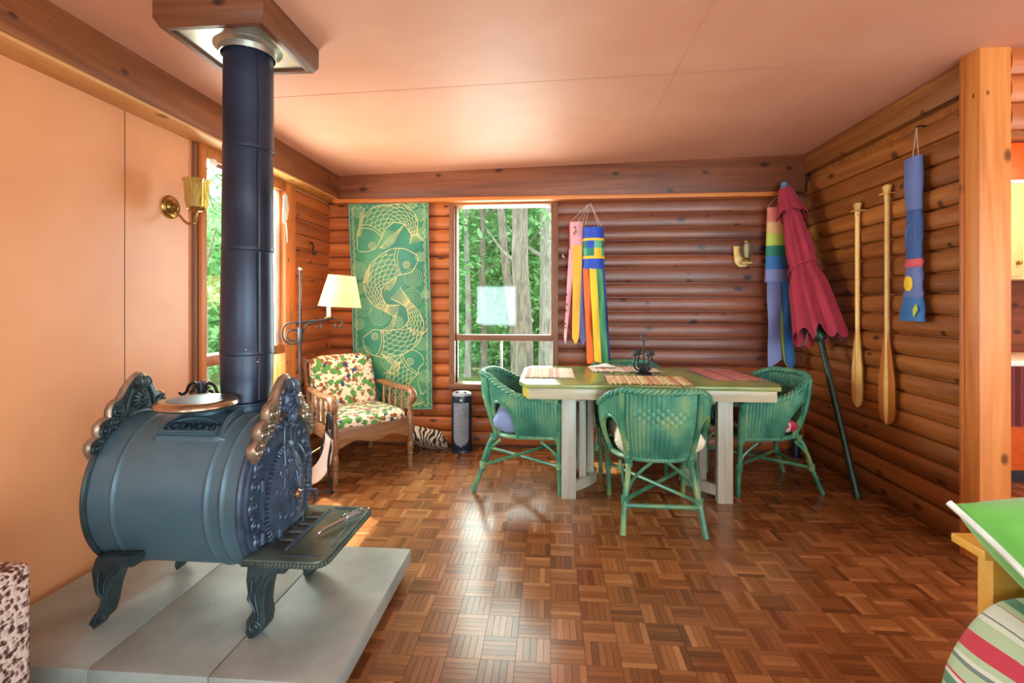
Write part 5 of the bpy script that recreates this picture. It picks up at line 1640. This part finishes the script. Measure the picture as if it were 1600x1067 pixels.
for i in range(1, len(ps)): cumd.append(cumd[-1] + (ps[i]-ps[i-1]).length)
for lp in me.loops:
    i, j = divmod(lp.vertex_index, ny+1)
    ul.data[lp.index].uv = (1.29*j/ny, cumd[i]*2.0 + .90)
me.shade_smooth(); me.materials.append(M['blanket'])
bl = link('striped_blanket', me); bl.location = (1.13, .72, 0)
md = bl.modifiers.new('thickness', 'SOLIDIFY'); md.thickness = .008; md.offset = 1
tag(bl, 'green white and red striped blanket draped over the sofa seat', 'blanket')
# green velour cushion with a white zipped edge
t = NT('green_velour'); v = t.coord()
c = t.ramp(t.noise(v, 6, 3), [(.3, srgb(84, 176, 58)), (.7, srgb(124, 206, 88))])
M['velour'] = t.set(c, .7, 0, Sheen_Weight=.5)
gp_ = thing('green_cushion', 'bright green velour cushion with white zip on the sofa arm', 'cushion', (0, 0, 0))
P0 = Vector((1.035, 1.36, .700)); e1 = Vector((.07, -.40, -.27)).normalized()*.46; e2 = Vector((.43, .02, .03)).normalized()*.46
nrm = e2.cross(e1).normalized()
if nrm.z < 0: nrm = -nrm
e2 = (nrm.cross(e1)).normalized()*.46
if e2.x < 0: e2 = -e2
PC = P0 + (e1+e2)/2 
GM = Matrix(((e1.x/.46, e2.x/.46, nrm.x, PC.x), (e1.y/.46, e2.y/.46, nrm.y, PC.y), (e1.z/.46, e2.z/.46, nrm.z, PC.z), (0, 0, 0, 1)))
b = MB(); pillow(b, .235, .235, .075, GM, 30); b.build('cover', M['velour'], gp_, smooth=70)
b = MB(); zp = []
for k in range(31):
    x = -1+2*k/30
    zp.append(GM @ Vector((x*.235*1.0, -.235*(1-.10*(1-x*x)), .004)))
b.tube(zp, .0085, 8); b.build('zip', plain('white_zip_tape', srgb(232, 236, 228), .6), gp_)

# ------------------------------------------------------------------ tweed armchair at the left edge
t = NT('brown_tweed'); v = t.coord((1, 1, 1), rnd=False)
n1 = t.noise(t.coord((18, 18, 70), rnd=False), 1.0, 3, .7, 1.5); n2 = t.voro(t.coord((95, 95, 60), rnd=False), 1.0)
c = t.ramp(t.math('ADD', t.math('MULTIPLY', n1, .75), t.math('MULTIPLY', n2, .35)), [(.44, srgb(74, 46, 44)), (.52, srgb(140, 106, 96)), (.58, srgb(222, 206, 194))])
t.bump(n2, .5, .006)
M['tweed'] = t.set(c, .9)
TC = thing('tweed_armchair', 'brown and white tweed upholstered armchair at the left edge', 'armchair', (-1.645, .74, 0))
b = MB(); b.box((-.27, -.42, .10), (.27, .40, .36)); b.build('seat_base', M['tweed'], TC, bevel=.03, seg=4)
b = MB(); b.box((-.17, -.40, .34), (.17, .28, .47)); b.build('seat_cushion', M['tweed'], TC, bevel=.045, seg=4)
for sx_ in (-1, 1):
    b = MB(); b.box((sx_*.23-.062, -.42, .08), (sx_*.23+.062, .455, .548)); b.build('arm', M['tweed'], TC, bevel=.022, seg=4)
    for y in (-.38, .38): MB().lathe([(.018, 0), (.026, .09)], 12, Matrix.Translation((sx_*.22, y, 0))).build('foot', M['frame'], TC)
b = MB(); b.box((-.17, .27, .10), (.17, .455, .548)); b.build('backrest', M['tweed'], TC, bevel=.05, seg=4)

# ------------------------------------------------------------------ the woods outside
M['forest_floor'] = two_tone('forest_floor', srgb(96, 104, 60), srgb(140, 134, 90), srgb(150, 170, 100), 1.2, .9)
gb = MB(); gb.grid(lambda u, v: Vector((-22+34*u, 4.5+26*v, -.55 + .25*math.sin(u*9)*math.sin(v*7) + v*1.0)), 20, 16)
gb.grid(lambda u, v: Vector((-26+23.7*u, -4+9*v, -.55 + .2*math.sin(u*9)*math.sin(v*7))), 14, 10)
g_ = gb.build('ground', M['forest_floor'], smooth=80); g_['kind'] = 'structure'
def bark(name, a, b_):
    t = NT(name); v = t.coord((9, 9, 1.6)); n_ = t.noise(v, 2.0, 5, .65, 1.0)
    c = t.ramp(n_, [(.35, a), (.65, b_)]); t.bump(n_, .6, .03)
    return t.set(c, .9)
M['bark'] = bark('grey_bark', srgb(84, 74, 64), srgb(140, 128, 112)); M['bark2'] = bark('pale_bark', srgb(112, 104, 94), srgb(168, 160, 148))
t = NT('leaf_green'); t.n.remove(t.b)
oi = t.node('ShaderNodeObjectInfo'); gi = t.node('ShaderNodeNewGeometry')
cr_ = t.ramp(gi.outputs['Random Per Island'], [(0, srgb(110, 164, 108)), (.5, srgb(142, 192, 130)), (1, srgb(184, 218, 164))])
d1 = t.node('ShaderNodeBsdfDiffuse'); d2 = t.node('ShaderNodeBsdfTranslucent'); mx = t.node('ShaderNodeMixShader'); mx.inputs[0].default_value = .5
t.ln(cr_, d1.inputs[0]).ln(cr_, d2.inputs[0]).ln(d1.outputs[0], mx.inputs[1]).ln(d2.outputs[0], mx.inputs[2]).ln(mx.outputs[0], t.n['Material Output'].inputs[0])
M['leaf'] = t.m
def leaves(name, n_, ext, size, seed):
    rr = random.Random(seed); b = MB()
    V = []; F = []
    clumps = [Vector((rr.gauss(0, ext[0]*.5), rr.gauss(0, ext[1]*.5), rr.uniform(0, ext[2]))) for _ in range(max(8, n_//60))]
    for i in range(n_):
        c = clumps[rr.randrange(len(clumps))] + Vector((rr.gauss(0, .22), rr.gauss(0, .22), rr.gauss(0, .12)))
        q = Euler((rr.gauss(0, .6), rr.gauss(0, .6), rr.uniform(0, 6.28))).to_matrix()
        s_ = size*rr.uniform(.6, 1.3)
        k = len(V)
        for p in ((-.5, 0, 0), (0, .28, .04), (.55, 0, -.05), (0, -.28, .04)): V.append(c + q @ (Vector(p)*s_))
        F.append((k, k+1, k+2, k+3))
    me = bpy.data.meshes.new(name); me.from_pydata([tuple(p) for p in V], [], F); me.materials.append(M['leaf'])
    return me
LF = [leaves('foliage', 2600, (1.5, 1.5, 2.6), .13, k) for k in range(3)]
LB = [leaves('foliage', 2400, (1.6, 1.2, 1.5), .13, 10+k) for k in range(2)]
def tree(label, x, y, r, h, lean, m, crown_z, k):
    tr_ = thing('tree', label, 'tree', (x, y, -.6 + (0 if y < 4.5 else (y-4.5)/26)), 0, 'trees in the woods outside')
    tr_.rotation_euler = (0, 0, k*1.3)
    L_ = Vector((lean[0], lean[1], 0)); L_.rotate(Euler((0, 0, -k*1.3)))
    P = [Vector((0, 0, 0)) + L_*(j/6)**1.3 + Vector((.02*math.sin(j*2+k), .02*math.cos(j*3+k), h*j/6)) for j in range(7)]
    MB().tube(spline(P, 3), [r*(1.25 if j == 0 else 1)*(1-.35*j/18) for j in range(19)], 12).build('trunk', m, tr_, smooth=80)
    rr = random.Random(k)
    for j in range(4):
        z = h*(.35+.15*j); a = rr.uniform(0, 6.28); d = Vector((math.cos(a), math.sin(a), .45))
        p = P[min(6, int(z/h*6))]
        MB().tube(spline([p, p+d*.6, p+d*1.3+Vector((0, 0, .2))], 4), [r*.28*(1-.8*q/8) for q in range(9)], 7).build('branch', m, tr_, smooth=80)
    if crown_z is not None:
        f = link('foliage', LF[k % 3], tr_); f.location = P[5] - Vector((0, 0, P[5].z-crown_z))
        if k > 5: f = link('foliage', LF[(k+1) % 3], tr_); f.location = P[6] + Vector((.3, .2, .2))
    return tr_
tree('thick dark tree trunk right of centre in the back window', -.42, 8.1, .155, 7, (-.25, .1), M['bark'], 4.6, 1)
tree('thick pale tree trunk at the right edge of the back window', -.05, 9.6, .19, 7.5, (.05, .1), M['bark2'], 5.0, 2)
tree('slender leaning tree trunk left of the thick dark trunk', -.62, 9.0, .085, 7, (-.75, .2), M['bark'], 4.8, 3)
tree('slender tree trunk second from left in the back window', -1.46, 10.8, .085, 7, (-.15, .1), M['bark'], 4.4, 4)
tree('thin pale tree trunk leftmost in the back window', -1.78, 10.6, .07, 6.5, (-.1, .1), M['bark2'], 4.2, 5)
tree('distant thin tree trunk in the middle of the back window', -1.5, 13.4, .08, 7.5, (.1, .1), M['bark'], 3.4, 6)
tree('distant tree trunk beside the thick dark trunk', -1.15, 15.5, .09, 7.5, (.1, .1), M['bark2'], 3.0, 7)
tree('pale tree trunk in the lower left of the left window', -5.3, 7.05, .15, 6, (-.5, .4), M['bark2'], None, 8)
tree('dark slender tree in the left window behind the stove pipe', -7.3, 10.9, .12, 7, (.2, .1), M['bark'], 4.6, 9)
tree('tree at the right of the left window far back', -7.8, 12.6, .12, 7, (.1, .1), M['bark2'], 4.6, 10)
rr = random.Random(5)
spots = [(-2.6, 11.8), (-1.0, 12.4), (.5, 12.0), (-2.0, 14.5), (-.4, 15.0), (1.0, 15.0), (-3.4, 16.5), (-1.6, 17.5), (.2, 18.0), (-8.0, 10.4), (-9.4, 12.0), (-11.2, 14.2), (-11.6, 17.2), (-13.0, 16.4), (-9.6, 16.2), (-14, 19)]
where = ['left part of the back window, near', 'middle of the back window, near', 'right part of the back window, near', 'left part of the back window, middle distance', 'middle of the back window, middle distance', 'right part of the back window, middle distance', 'left part of the back window, far', 'middle of the back window, far', 'right part of the back window, far', 'near left part of the left window', 'near middle of the left window', 'middle of the left window', 'far middle of the left window', 'left part of the left window, far', 'right part of the left window, far', 'left window, farthest']
for k, (x, y) in enumerate(spots):
    far = 1 + .12*max(0, math.hypot(x, y)-11)
    s_ = thing('undergrowth_bush', 'leafy sapling in the woods, ' + where[k], 'bush', (x, y, -.5 + max(0, (y-4.5)/26)), rr.uniform(0, 6), 'leafy saplings in the woods outside')
    MB().tube([(0, 0, 0), (.05, 0, 1.5), (.0, .08, 3.0)], [.03, .02, .01], 7).build('stem', M['bark'], s_)
    for z in ((0.1, 1.5, 2.9) if x > -5 else (0.0, 1.7)):
        f = link('foliage', LB[(k+int(z)) % 2], s_); f.location = (rr.uniform(-.3, .3), rr.uniform(-.3, .3), z); f.scale = (far, far, far); f.rotation_euler = (0, 0, rr.uniform(0, 6))
